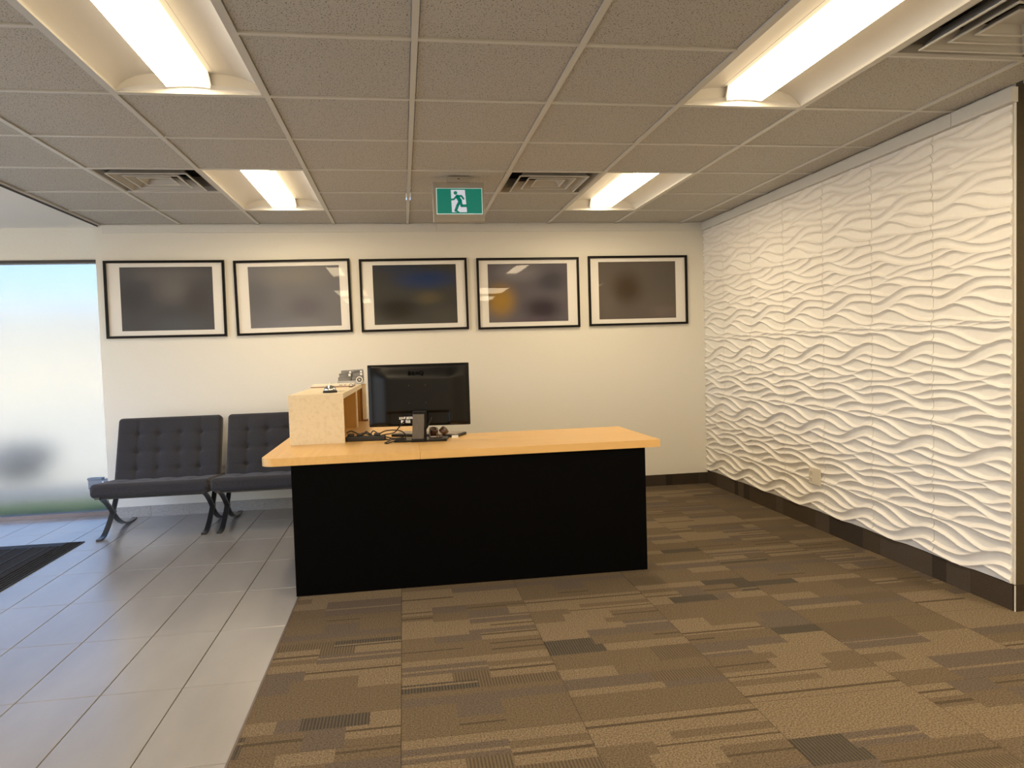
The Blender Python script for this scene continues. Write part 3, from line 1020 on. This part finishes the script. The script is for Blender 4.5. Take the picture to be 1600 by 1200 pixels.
# (x0, x1, z0, z1, image x0, x1, tilt in radians)
PICS = [(-2.342, -1.418, 1.459, 2.082, -2.225, -1.515, 0.004), (-1.342, -0.409, 1.462, 2.078, -1.232, -0.498, -0.010), (-0.333, 0.577, 1.464, 2.077, -0.223, 0.482, -0.004), (0.660, 1.566, 1.459, 2.074, 0.757, 1.461, 0.0), (1.650, 2.568, 1.464, 2.081, 1.745, 2.459, 0.0)]
plabs = ['black framed print with an all grey blurred image, leftmost on the back wall',
         'black framed print with a pale grey beige blurred image, second from the left',
         'black framed print with a dark image and a blue band, above the monitor',
         'black framed print with a golden yellow patch at its left, fourth along the wall',
         'black framed print with a dark brown image, nearest the white wave wall']
for k, (x0, x1, z0, z1, ix0, ix1, tilt) in enumerate(PICS):
    cx, cz = (x0 + x1) / 2, (z0 + z1) / 2
    t = thing('framed_picture', plabs[k], 'picture', (cx, YW, cz), 0, 'framed prints on the back wall')
    t.rotation_euler = (0, tilt, 0)
    hw, hh, fw = (x1 - x0) / 2, (z1 - z0) / 2, 0.019
    fr = MB()
    fr.box(-hw, hw, -0.024, -0.001, hh - fw, hh).box(-hw, hw, -0.024, -0.001, -hh, -hh + fw)
    fr.box(-hw, -hw + fw, -0.024, -0.001, -hh + fw, hh - fw).box(hw - fw, hw, -0.024, -0.001, -hh + fw, hh - fw)
    obj('frame', fr, M['frame_black'], t)
    obj('mount', MB().box(-hw + fw, hw - fw, -0.008, -0.001, -hh + fw, hh - fw), M['mount'], t)
    a, b = ix0 - cx, ix1 - cx
    obj('print', MB().box(a, b, -0.0095, -0.008, -hh + 0.058, hh - 0.052), prints[k], t)
    g = MB()
    g.v = [(-hw + fw, -0.014, -hh + fw), (hw - fw, -0.014, -hh + fw), (hw - fw, -0.014, hh - fw), (-hw + fw, -0.014, hh - fw)]
    g.face((0, 1, 2, 3))
    obj('glass_pane', g, M['picture_glass'], t, fix=False)

# ------------------------------------------------------------------ exit sign
t = thing('exit_sign', 'green and white running man exit sign hanging from the ceiling', 'sign', (0.3905, 4.60, CEIL))
obj('mounting_bracket', MB().bevbox(-0.070, 0.070, -0.028, 0.028, -0.036, 0.0, 0.004), M['sign_case'], t)
obj('screw', MB().lathe([(0.0, 0.0), (0.006, 0.0), (0.006, 0.004), (0.0, 0.004)], (0, -0.03, -0.018), 10), M['slot'], t)
obj('case', MB().bevbox(-0.166, 0.158, -0.024, 0.024, -0.283, -0.036, 0.006), M['sign_case'], t)
zt_, zb_ = -0.077, -0.232
obj('rim', MB().box(-0.144, 0.146, -0.0262, -0.022, zb_ - 0.004, zt_ + 0.003), M['sign_rim'], t)
face = obj('sign_face', MB().box(-0.140, 0.142, -0.0275, -0.0255, zb_, zt_), M['sign_green'], t)
def px(u, v):   # pixel of the 1600-wide sign crop -> sign plane
    return ((u - 755) / 977 * 0.288 + 0.0, -0.077 - (v - 360) / 500 * 0.155)
door = MB()
door.prism_xz([px(590, 835), px(912, 835), px(880, 385), px(580, 385)][::-1], -0.0285, -0.0272)
obj('door_symbol', door, M['sign_white'], face)
man = MB()
def limb(pts, r):
    """flat ribbon with round ends in the sign plane"""
    P = [Vector(px(*p)) for p in pts]
    for a, b in zip(P[:-1], P[1:]):
        d = (b - a).normalized(); n_ = Vector((-d.y, d.x)) * r
        q = [a + n_, a - n_, b - n_, b + n_]
        man.prism_xz([(v.x, v.y) for v in q], -0.0296, -0.0283)
    for p in P:
        man.prism_xz([(p.x + r * math.cos(k * math.pi / 5), p.y + r * math.sin(k * math.pi / 5)) for k in range(10)], -0.0296, -0.0283)
hx, hz = px(676, 447)
man.prism_xz([(hx + 0.0115 * math.cos(k * math.pi / 8), hz + 0.0115 * math.sin(k * math.pi / 8)) for k in range(16)], -0.0296, -0.0283)
limb([(715, 520), (770, 605)], 0.0125)
limb([(690, 520), (640, 575), (590, 580)], 0.0055)
limb([(720, 508), (800, 508), (845, 565)], 0.0058)
limb([(770, 610), (720, 690), (672, 800)], 0.0088)
limb([(775, 605), (800, 705), (920, 705)], 0.0085)
limb([(672, 800), (735, 840)], 0.0055)
obj('running_figure', man, M['sign_green'], face)

# ------------------------------------------------------------------ desk
DZ = 0.742
desk = thing('reception_desk', 'L-shaped reception desk with maple worktop and black front panel', 'desk', (0.35, 3.885, 0))
ox, oy = 0.35, 3.885
def D(mb_pts):
    return [(x - ox, y - oy) for x, y in mb_pts]
r_ = 0.07
corner = [(-0.752 + r_ - r_ * math.cos(a), 3.865 + r_ - r_ * math.sin(a)) for a in [math.pi / 2 * k / 8 for k in range(9)]]
left = corner + [(0.0745, 3.865), (0.0745, 5.90), (-0.752, 5.90)]
obj('worktop_wing', MB().prism(D(left), 0.700, DZ), M['maple_wing'], desk)
obj('worktop', MB().prism(D([(0.0755, 3.865), (1.418, 3.865), (1.406, 4.615), (0.0755, 4.615)]), 0.700, DZ), M['maple'], desk)
obj('front_panel', MB().box(-0.600 - ox, 1.335 - ox, 0.0, 0.022, 0.0, 0.700), M['black_lam'], desk)
obj('side_panel', MB().box(-0.600 - ox, -0.578 - ox, 0.022, 2.00, 0.0, 0.700), M['black_lam'], desk)
obj('end_panel', MB().box(1.313 - ox, 1.335 - ox, 0.022, 0.68, 0.0, 0.700), M['black_lam'], desk)
obj('inner_panel', MB().box(0.0 - ox, 0.02 - ox, 1.6, 2.00, 0.0, 0.700), M['black_lam'], desk)

# raised counter unit on the wing
RZ0, RZ1 = DZ, 1.040
rs = thing('counter_shelf', 'cream raised counter unit open to the right, standing on the desk', 'shelf', (-0.52, 4.41, DZ), -0.023)
h = RZ1 - RZ0
obj('top_board', MB().box(-0.160, 0.160, 0.022, 1.47, h - 0.032, h), M['speckle'], rs)
obj('end_panel', MB().box(-0.160, 0.160, 0.0, 0.022, 0.0, h), M['speckle'], rs)
obj('back_board', MB().box(-0.160, -0.138, 0.022, 1.448, 0.0, h - 0.032), M['maple_dark'], rs)
obj('divider', MB().box(-0.138, 0.152, 0.90, 0.96, 0.0, h - 0.032), M['maple_dark'], rs)
obj('far_panel', MB().box(-0.138, 0.158, 1.448, 1.47, 0.0, h - 0.032), M['maple_dark'], rs)
obj('edge_strip', MB().box(0.152, 0.160, 0.90, 0.96, 0.0, h - 0.032), M['speckle'], rs)
obj('end_post', MB().box(0.160, 0.188, 1.42, 1.47, 0.014, h), M['speckle'], rs)
obj('post_foot', MB().box(0.160, 0.196, 1.41, 1.48, 0.0, 0.014), M['paper_edge'], rs)

# ------------------------------------------------------------------ monitor
mon = thing('monitor', 'black computer monitor seen from behind, standing on the desk', 'monitor', (0.085, 4.33, DZ), -0.15)
W2, zb, zt = 0.305, 0.088, 0.462
pan = MB().bevbox(-W2, W2, 0.030, 0.044, zb, zt, 0.004)
obj('screen_panel', pan, M['black_plastic'], mon)
sc_ = MB().box(-W2 + 0.008, W2 - 0.008, 0.0435, 0.0450, zb + 0.015, zt - 0.008)
obj('screen', sc_, M['logo'], mon)
P = []
nx, nz = 61, 47
def ss(a, b, x):
    t_ = min(max((x - a) / (b - a), 0), 1)
    return t_ * t_ * (3 - 2 * t_)
for j in range(nz):
    row = []
    v = j / (nz - 1)
    z = zb + 0.004 + (zt - zb - 0.008) * v
    for i in range(nx):
        u = -1 + 2 * i / (nx - 1)
        x = u * (W2 - 0.004)
        ed = min(1 - abs(u), 1e9) * W2
        et = min(v, 1 - v) * (zt - zb)
        d = 0.006 + 0.030 * ss(0, 0.13, ed) * ss(-0.005, 0.09, (1 - v) * (zt - zb)) * (0.35 + 0.65 * ss(0, 0.02, v * (zt - zb)))
        if -0.185 < x < 0.175 and z < zb + 0.088:
            d = 0.008
        if i in (0, nx - 1) or j in (0, nz - 1):
            d = 0.0
        row.append((x, 0.031 - d, z))
    P.append(row)
rc = obj('rear_cover', MB().grid(P, 0, True), M['black_plastic'], mon)
neck = MB()
neck.prism_xz([(-0.038, 0.018), (0.030, 0.018), (0.038, 0.165), (-0.030, 0.165)], -0.052, -0.034)
obj('stand_neck', neck, M['neck_metal'], mon)
obj('neck_shroud', MB().bevbox(-0.034, 0.052, -0.034, 0.030, 0.078, 0.185, 0.006), M['black_plastic'], mon)
obj('neck_shroud_foot', MB().bevbox(-0.030, 0.044, -0.034, -0.012, 0.010, 0.082, 0.004), M['black_plastic'], mon)
obj('stand_foot', MB().bevbox(-0.042, 0.040, -0.060, -0.026, 0.0, 0.020, 0.004), M['black_plastic'], mon)
obj('stand_base', MB().bevbox(-0.150, 0.165, -0.045, 0.120, 0.0, 0.011, 0.004), M['black_plastic'], mon)
for dx in (-0.05, 0.05):
    for dz in (0.0, 0.105):
        obj('screw', MB().lathe([(0, 0.0), (0.003, 0.0), (0.003, 0.002)], (0, 0, 0), 8), M['neck_metal'], mon, (dx - 0.005, -0.0055, 0.230 + dz - 0.0), (math.pi / 2, 0, 0))
lab_ = MB()
lr = random.Random(4)
for k in range(9):
    x = -0.122 + k * 0.0095
    lab_.box(x, x + lr.uniform(0.005, 0.008), 0.0222, 0.0232, zb + 0.042 + lr.uniform(0, 0.004), zb + 0.056 + lr.uniform(0, 0.003))
    if k in (1, 2, 4, 5, 6):
        lab_.box(x, x + lr.uniform(0.006, 0.009), 0.0222, 0.0232, zb + 0.018 + lr.uniform(0, 0.004), zb + 0.036 + lr.uniform(0, 0.003))
obj('printed_label', lab_, M['white_label'], mon)
def text_mesh(body, size, depth):
    cu = bpy.data.curves.new('text', 'FONT')
    cu.body = body; cu.size = size; cu.extrude = depth; cu.align_x = 'CENTER'; cu.offset = 0.0004; cu.space_character = 1.12; cu.small_caps_scale = 0.80
    for k in (0, len(body) - 1):
        cu.body_format[k].use_small_caps = True
    to = bpy.data.objects.new('text_tmp', cu)
    COL.objects.link(to)
    dg = bpy.context.evaluated_depsgraph_get()
    me = bpy.data.meshes.new_from_object(to.evaluated_get(dg))
    bpy.data.objects.remove(to)
    return me
me = text_mesh('benq', 0.042, 0.0012)
me.name = 'maker_name'
me.materials.clear(); me.materials.append(M['logo'])
link('maker_name', me, mon, (-0.010, -0.0065, 0.398), (math.pi / 2 - 0.30, 0, 0))

# ------------------------------------------------------------------ small things on the desk
def cable(name, label, pts, r=0.0036, n=8):
    pts = smooth_path(pts, n)
    return tag(obj(name, MB().tube(pts, r), M['rubber']), label, 'cable', 'black cables on the desk')
zc_ = DZ + 0.003
cable('cable', 'black cable running from behind the monitor down to the power strip', [(0.007, 4.31, 0.89), (0.0, 4.312, 0.872), (-0.033, 4.36, 0.83), (-0.066, 4.45, 0.787), (-0.115, 4.52, 0.771), (-0.158, 4.56, 0.762), (-0.209, 4.55, 0.765), (-0.253, 4.52, 0.785), (-0.275, 4.49, 0.782)])
cable('cable', 'black cable arching in a wide loop left of the monitor stand', [(-0.19, 4.66, 0.747), (-0.165, 4.60, 0.757), (-0.155, 4.56, 0.773), (-0.13, 4.54, 0.788), (-0.098, 4.5, 0.797), (-0.062, 4.48, 0.799), (-0.027, 4.46, 0.794), (-0.005, 4.45, 0.78), (0.005, 4.44, 0.765), (0.002, 4.43, 0.757)])
cable('cable', 'black cable lying slanted on the desk behind the monitor foot', [(-0.178, 4.754, 0.746), (-0.145, 4.676, 0.746), (-0.11, 4.578, 0.746), (-0.068, 4.491, 0.746), (-0.045, 4.455, 0.751), (-0.012, 4.43, 0.758)])
cable('cable', 'black cable slanting from the wing to the left end of the monitor foot', [(-0.195, 4.72, 0.746), (-0.156, 4.611, 0.746), (-0.109, 4.446, 0.746), (-0.082, 4.40, 0.757), (-0.03, 4.375, 0.758), (0.0, 4.38, 0.758)])
cable('cable', 'black cable lying flat in a narrow loop at the foot of the monitor', [(-0.004, 4.36, 0.758), (-0.036, 4.34, 0.758), (-0.078, 4.335, 0.757), (-0.110, 4.32, 0.746), (-0.121, 4.283, 0.746), (-0.106, 4.253, 0.746), (-0.083, 4.285, 0.750), (-0.036, 4.31, 0.758), (0.002, 4.32, 0.758)])
cable('cable', 'black cable dropping behind the right side of the monitor stand', [(0.157, 4.30, 0.885), (0.155, 4.29, 0.874), (0.143, 4.288, 0.853), (0.131, 4.305, 0.825), (0.109, 4.35, 0.789), (0.092, 4.385, 0.768), (0.07, 4.40, 0.758)])
cable('cable', 'black cable bundle snaking over the black power strip', [(-0.355, 4.50, DZ + 0.049), (-0.33, 4.485, DZ + 0.062), (-0.30, 4.475, DZ + 0.052), (-0.27, 4.47, DZ + 0.036), (-0.24, 4.465, DZ + 0.048), (-0.225, 4.46, DZ + 0.050), (-0.20, 4.45, DZ + 0.036)], 0.004)
cable('cable', 'short black cable humped over the right end of the power strip', [(-0.255, 4.50, DZ + 0.034), (-0.235, 4.49, DZ + 0.056), (-0.215, 4.48, DZ + 0.036), (-0.195, 4.475, DZ + 0.058), (-0.175, 4.465, DZ + 0.050), (-0.155, 4.44, DZ + 0.034)])

ps = thing('power_strip', 'black power strip with plugs beside the cream counter unit', 'power strip', (-0.245, 4.475, DZ), -0.12)
obj('strip_body', MB().bevbox(-0.115, 0.125, -0.025, 0.025, 0.0, 0.030, 0.006), M['rubber'], ps)
for dx in (-0.085, -0.03, 0.075):
    obj('plug', MB().bevbox(dx - 0.018, dx + 0.018, -0.018, 0.018, 0.030, 0.046, 0.005), M['rubber'], ps)
lpt = thing('flat_keyboard', 'flat grey keyboard lying behind the monitor stand', 'keyboard', (0.15, 4.60, DZ), -0.45)
obj('keyboard_base', MB().bevbox(-0.225, 0.225, -0.085, 0.085, 0.0, 0.016, 0.005), M['rubber'], lpt)
kp = obj('key_deck', MB().box(-0.212, 0.212, -0.074, 0.074, 0.016, 0.0175), M['grey_lid'], lpt)
kk = MB()
for a in range(15):
    for b in range(5):
        kk.box(-0.208 + a * 0.0278, -0.208 + a * 0.0278 + 0.025, -0.070 + b * 0.0282, -0.070 + b * 0.0282 + 0.025, 0.0175, 0.0205)
o = obj('key_block', kk, M['grey_lid'], lpt); o['kind'] = 'stuff'
tp = thing('tape_dispenser', 'glossy brown pair of short rolls beside the monitor stand', 'tape dispenser', (0.193, 4.375, DZ + 0.0115), -0.1)
ring = [(0.017, 0.0), (0.026, 0.0), (0.027, 0.004), (0.027, 0.034), (0.026, 0.038), (0.017, 0.038), (0.017, 0.0)]
obj('roll', MB().lathe(ring, (0, 0, 0), 24), M['brown_gloss'], tp, (-0.024, 0.0, 0.020), (0.35, 0.1, 0))
obj('roll', MB().lathe(ring, (0, 0, 0), 24), M['brown_gloss'], tp, (0.026, 0.0, 0.026), (0.3, 0.75, 0.4))
obj('holder_block', MB().bevbox(-0.050, -0.040, -0.022, 0.022, 0.0, 0.040, 0.003).bevbox(-0.006, 0.002, -0.022, 0.022, 0.0, 0.040, 0.003).bevbox(-0.050, 0.03, -0.022, 0.022, 0.0, 0.006, 0.002).bevbox(0.008, 0.03, -0.02, 0.02, 0.006, 0.02, 0.003), M['brown_gloss'], tp)
tg = thing('white_clip', 'tiny white bracket in front of the keyboard, right of the brown rolls', 'clip', (0.300, 4.385, DZ), -0.1)
obj('bracket', MB().box(-0.020, 0.020, 0.012, 0.016, 0.0, 0.017).box(-0.020, -0.014, -0.004, 0.012, 0.0, 0.014).box(0.014, 0.020, -0.004, 0.012, 0.0, 0.014), M['white_label'], tg)
# counter top things
bl = thing('service_bell', 'chrome service bell with black base on the raised counter', 'bell', (-0.452, 4.585, RZ1))
obj('bell_base', MB().lathe([(0.0, 0.0), (0.043, 0.0), (0.045, 0.004), (0.042, 0.012), (0.036, 0.016), (0.0, 0.016)], n=28), M['rubber'], bl)
obj('dome', MB().lathe([(0.038, 0.016), (0.0385, 0.020), (0.036, 0.028), (0.030, 0.036), (0.020, 0.0425), (0.009, 0.046), (0.0, 0.047)], n=28), M['chrome'], bl)
obj('plunger', MB().lathe([(0.0035, 0.045), (0.0035, 0.054), (0.0065, 0.055), (0.006, 0.059), (0.0, 0.061)], n=16), M['chrome'], bl)
pp = thing('paper_stack', 'cream paper pad with brown edge lying across the raised counter', 'paper', (-0.515, 5.45, RZ1), 0.0)
obj('backing_board', MB().box(-0.150, 0.155, -0.08, 0.12, 0.0, 0.006), M['paper_edge'], pp)
obj('sheet_stack', MB().box(-0.145, 0.150, -0.075, 0.118, 0.006, 0.020), M['paper'], pp)
pc = MB().box(0.05, 0.075, -0.0762, -0.075, 0.012, 0.016).box(0.085, 0.10, -0.0762, -0.075, 0.012, 0.016)
obj('print_mark', pc, M['card_print'], pp)
kc = thing('key_clip', 'small dark metal clip at the right end of the paper pad', 'clip', (-0.372, 5.28, RZ1))
obj('clip_body', MB().bevbox(-0.014, 0.012, -0.02, 0.02, 0.0, 0.007, 0.002), M['neck_metal'], kc)
obj('clip_ring', MB().tube([(0.012 * math.cos(a * math.pi / 6), -0.02, 0.015 + 0.010 * math.sin(a * math.pi / 6)) for a in range(13)], 0.002, 6), M['neck_metal'], kc)
cd = thing('business_card', 'small printed card lying right of the service bell', 'card', (-0.398, 4.72, RZ1), 0.15)
obj('card_sheet', MB().box(-0.030, 0.030, -0.045, 0.045, 0.0, 0.001), M['card'], cd)
obj('card_print', MB().box(-0.022, 0.022, 0.01, 0.035, 0.001, 0.0014).box(-0.018, 0.006, -0.03, -0.015, 0.001, 0.0014), M['card_print'], cd)
hd = thing('leaflet_holder', 'grey tiered holder of leaflets at the back of the raised counter', 'holder', (-0.412, 5.78, RZ1))
obj('holder_base', MB().prism_xz([(-0.098, 0.0), (0.105, 0.0), (0.105, 0.030), (-0.096, 0.030)], -0.03, 0.07), M['acrylic'], hd)
obj('holder_back', MB().prism_xz([(-0.084, 0.0), (0.105, 0.0), (0.100, 0.118), (-0.066, 0.112)], 0.072, 0.078), M['acrylic'], hd)
for k, (xa, xb, yy, za, zb2) in enumerate(((-0.092, 0.005, -0.012, 0.028, 0.058), (0.012, 0.100, -0.012, 0.028, 0.062), (-0.086, 0.008, 0.020, 0.056, 0.088), (0.016, 0.098, 0.020, 0.058, 0.092), (-0.072, 0.012, 0.050, 0.086, 0.108), (0.020, 0.096, 0.050, 0.088, 0.110))):
    lf = tag(obj('leaflet', MB().box(xa - 0.0, xb, yy, yy + 0.02, za - 0.028, zb2), M['leaflet'], None, (-0.412, 5.78, RZ1)),
             ['dark leaflet in the lower left slot of the grey holder', 'dark leaflet in the lower right slot, behind the white ring', 'dark leaflet in the middle left slot of the grey holder', 'dark leaflet in the middle right slot of the grey holder', 'dark leaflet in the top left slot of the grey holder', 'dark leaflet in the top right slot of the grey holder'][k], 'leaflet', 'leaflets in the counter holder')
    if k in (2, 4, 5, 3):
        obj('white_logo', MB().box(xb - 0.022, xb - 0.006, yy - 0.001, yy, zb2 - 0.022, zb2 - 0.004), M['white_label'], lf)
rg = MB()
rg.lathe([(0.019, -0.001), (0.026, -0.001), (0.026, 0.001), (0.019, 0.001), (0.019, -0.001)], n=24)
obj('white_ring', rg, M['white_label'], hd, (0.072, -0.033, 0.036), (math.pi / 2, 0, 0))
obj('ring_mark', MB().lathe([(0.0, 0.0), (0.008, 0.0), (0.008, 0.001), (0.0, 0.001)], n=3), M['white_label'], hd, (0.072, -0.0315, 0.036), (math.pi / 2, 0, 0))
obj('ring_disc', MB().lathe([(0.0, 0.0), (0.0185, 0.0), (0.0185, 0.001), (0.0, 0.001)], n=24), M['leaflet'], hd, (0.072, -0.0305, 0.036), (math.pi / 2, 0, 0))

# ------------------------------------------------------------------ lounge chairs
def nonuni(n, p=2.6):
    out = []
    for k in range(n + 1):
        s = -1 + 2 * k / n
        out.append(math.copysign(1 - (1 - abs(s)) ** p, s))
    return out
def cushion(wd, ln, th, cols, rows, dimple, nu=112, nv=84, px_=0.045):
    """flat cushion in xy, thickness in z, tufted top; centred at origin"""
    us, vs = nonuni(nu), nonuni(nv)
    tx = [(-wd / 2 + wd * k / cols) for k in range(1, cols)]
    ty = [(-ln / 2 + ln * k / rows) for k in range(1, rows)]
    top, bot = [], []
    for v in vs:
        rt, rb = [], []
        for u in us:
            x, y = u * wd / 2, v * ln / 2
            # rounded rim
            rr = 0.030
            dx = max(0, abs(x) - (wd / 2 - rr)) / rr
            dy = max(0, abs(y) - (ln / 2 - rr)) / rr
            d = min(1, math.hypot(dx, dy))
            e = math.sqrt(max(0, 1 - d * d))
            # rounded outline in plan
            c = 1.0
            if math.hypot(dx, dy) > 1:
                k = 1 / math.hypot(dx, dy)
                x = math.copysign(wd / 2 - rr + (abs(x) - wd / 2 + rr) * k, x)
                y = math.copysign(ln / 2 - rr + (abs(y) - ln / 2 + rr) * k, y)
            z = th / 2 * (0.25 + 0.75 * e) if d >= 1 else th / 2 * (0.35 + 0.65 * e)
            dip = 0.0
            for a in tx:
                dip += 0.30 * dimple * math.exp(-((x - a) / 0.006) ** 2)
                for b in ty:
                    r2 = (x - a) ** 2 + (y - b) ** 2
                    dip += dimple * (0.75 * math.exp(-r2 / 0.020 ** 2) + 0.45 * math.exp(-r2 / 0.055 ** 2))
            for b in ty:
                dip += 0.22 * dimple * math.exp(-((y - b) / 0.006) ** 2)
            rt.append((x, y, z - dip * e))
            rb.append((x, y, -z))
        top.append(rt); bot.append(rb)
    mb = MB()
    mb.grid(top, 0, True)
    mb.grid(bot, 0, True, flip=True)
    rim_t = top[0] + [r[-1] for r in top[1:]] + top[-1][-2::-1] + [r[0] for r in top[-2:0:-1]] + [top[0][0]]
    rim_b = bot[0] + [r[-1] for r in bot[1:]] + bot[-1][-2::-1] + [r[0] for r in bot[-2:0:-1]] + [bot[0][0]]
    mb.grid([rim_b, rim_t], 0, True)
    return mb
def make_chair():
    t = thing('lounge_chair', '', 'chair', (0, 0, 0))
    # local: x centred, y depth from the front edge (0) to the back, z up
    back_w, seat_w = 0.770, 0.812
    ang = math.atan2(0.372, 0.50)
    sl = 0.080
    st = obj('seat_cushion', cushion(seat_w, 0.56, 0.100, 5, 3, 0.010), M['fabric'], t, (0, 0.275, 0.334), (-sl, 0, 0))
    bang = math.radians(71)
    bk = obj('back_cushion', cushion(back_w, 0.55, 0.090, 5, 4, 0.023), M['fabric'], t, (0, 0.50, 0.560), (bang, 0, 0))
    for a in range(1, 5):
        for b in range(1, 4):
            x, y = -back_w / 2 + back_w * a / 5, -0.275 + 0.55 * b / 4
            obj('button', MB().lathe([(0.0, 0.006), (0.005, 0.0052), (0.009, 0.002), (0.010, -0.003)], n=12), M['button'], bk, (x, y, 0.045 - 0.0355))
    A = [(0.005, 0.306), (0.05, 0.296), (0.11, 0.272), (0.185, 0.222), (0.25, 0.165), (0.315, 0.105), (0.40, 0.050), (0.49, 0.018), (0.58, 0.0075), (0.655, 0.007), (0.70, 0.012)]
    B = [(-0.012, 0.007), (0.075, 0.014), (0.16, 0.062), (0.235, 0.125), (0.305, 0.195), (0.36, 0.268), (0.405, 0.33), (0.475, 0.42), (0.565, 0.56), (0.63, 0.74)]
    A = smooth_path([(a, b) for a, b in A], 5)
    B = smooth_path([(a, b) for a, b in B], 5)
    for s in (-1, 1):
        xo = s * 0.355
        obj('rear_leg', MB().strap(A, xo - 0.017, xo + 0.017, 0.013), M['steel_black'], t)
        bb = [p for p in B]
        obj('front_leg', MB().strap(bb, xo - 0.017, xo + 0.017, 0.013), M['steel_black'], t)
        obj('seat_rail', MB().strap([(0.0, 0.303), (0.25, 0.283), (0.40, 0.272)], xo - 0.017, xo + 0.017, 0.012), M['steel_black'], t)
        obj('joint_cover', MB().box(xo - 0.019, xo + 0.019, 0.262, 0.290, 0.146, 0.158), M['neck_metal'], t)
    obj('cross_bar', MB().box(-0.355, 0.355, 0.01, 0.04, 0.294, 0.304), M['steel_black'], t)
    obj('cross_bar', MB().box(-0.355, 0.355, 0.606, 0.622, 0.66, 0.69), M['steel_black'], t)
    return t
ch = make_chair()
ch.location = (-1.828, 5.458, 0)
ch['label'] = 'charcoal tufted lounge chair beside the frosted window, left of the pair'
ch['group'] = 'tufted lounge chairs'
c2 = copy_tree(ch)
c2.location = (-1.012, 5.462, 0)
c2['label'] = 'charcoal tufted lounge chair partly hidden behind the reception desk'
# added box at the pane, standing in for a car part outside
bx = thing('car_part_standin', 'added blue grey box standing in for a car part outside, behind the left chair', 'box', (-2.505, 6.41, 0.23))
obj('box_body', MB().bevbox(-0.095, 0.085, -0.06, 0.0, 0.0, 0.075, 0.004), M['blue_box'], bx)
obj('box_lid', MB().bevbox(-0.10, 0.012, -0.064, 0.0, 0.075, 0.090, 0.003), M['blue_box'], bx)
obj('knob', MB().lathe([(0.0, 0.0), (0.007, 0.0), (0.007, 0.004), (0.0, 0.006)], n=12), M['white_label'], bx, (0.02, -0.06, 0.055), (math.pi / 2, 0, 0))

# ------------------------------------------------------------------ entrance mat
mt = thing('entrance_mat', 'dark ribbed entrance mat on the tiled floor at the left edge', 'mat', (-2.90, 4.55, 0))
obj('mat_base', MB().box(-0.62, 0.62, -0.92, 0.915, 0.0, 0.005), M['mat_rubber'], mt)
pm = MB()
pm.box(-0.50, 0.50, -0.80, 0.80, 0.005, 0.010)
obj('pile_field', pm, M['mat_pile'], mt)
for k, (a, b) in enumerate(((0.512, 0.527), (0.537, 0.552), (0.562, 0.577), (0.587, 0.602))):
    for s in (-1, 1):
        xs = sorted((s * a, s * b))
        obj('border_rib', MB().box(xs[0], xs[1], -0.90, 0.895, 0.005, 0.009), M['mat_pile'], mt)
for k in range(9):
    x = -0.44 + k * 0.11
    obj('raised_rib', MB().box(x - 0.006, x + 0.006, -0.80, 0.80, 0.010, 0.0125), M['mat_rubber'], mt)

# ------------------------------------------------------------------ made-up outdoor things, chosen to fit the blurred light in the frosted pane
struct('ground_outside', MB().box(-60, 40, 6.7, 80, -0.25, -0.12).box(-60, XL - 0.15, -20, 6.7, -0.25, -0.12), M['paving'])
tag(obj('added_lawn', MB().prism([(-14, 6.9), (4, 6.9), (4, 7.7), (-14, 7.7)], -0.12, -0.09), M['grass']), 'added green strip of lawn right outside the frosted window', 'lawn')
tag(obj('added_lane', MB().prism([(-30, 7.9), (20, 7.9), (20, 8.7), (-30, 8.7)], -0.12, -0.10), M['asphalt']), 'added blue grey lane behind the lawn, beyond the frosted window', 'lane')
bd = thing('added_building', 'added pale cream building far outside the frosted window', 'building', (-14, 34, -0.12))
obj('wall', MB().box(-14, 16, 0, 8, 0, 3.6), M['stucco'], bd)
obj('roof', MB().box(-14.4, 16.4, -0.4, 8.4, 3.6, 4.0), M['stucco'], bd)
sh = thing('added_shrub', 'added dark shrub outside the frosted window, left of the chairs', 'shrub', (-4.70, 9.6, -0.10))
bm = bmesh.new()
bmesh.ops.create_icosphere(bm, subdivisions=4, radius=1)
from mathutils import noise as mn
for v in bm.verts:
    k = 1 + 0.35 * mn.noise(v.co * 2.2) + 0.15 * mn.noise(v.co * 7)
    v.co = Vector((v.co.x * 0.34 * k, v.co.y * 0.34 * k, (v.co.z * 0.20 + 0.20) * k))
mb = MB(); mb.add_bm(bm, 0, True); bm.free()
obj('foliage', mb, M['shrub'], sh)
obj('stem', MB().tube([(0, 0, 0), (0.02, 0, 0.3)], 0.04), M['shrub'], sh)
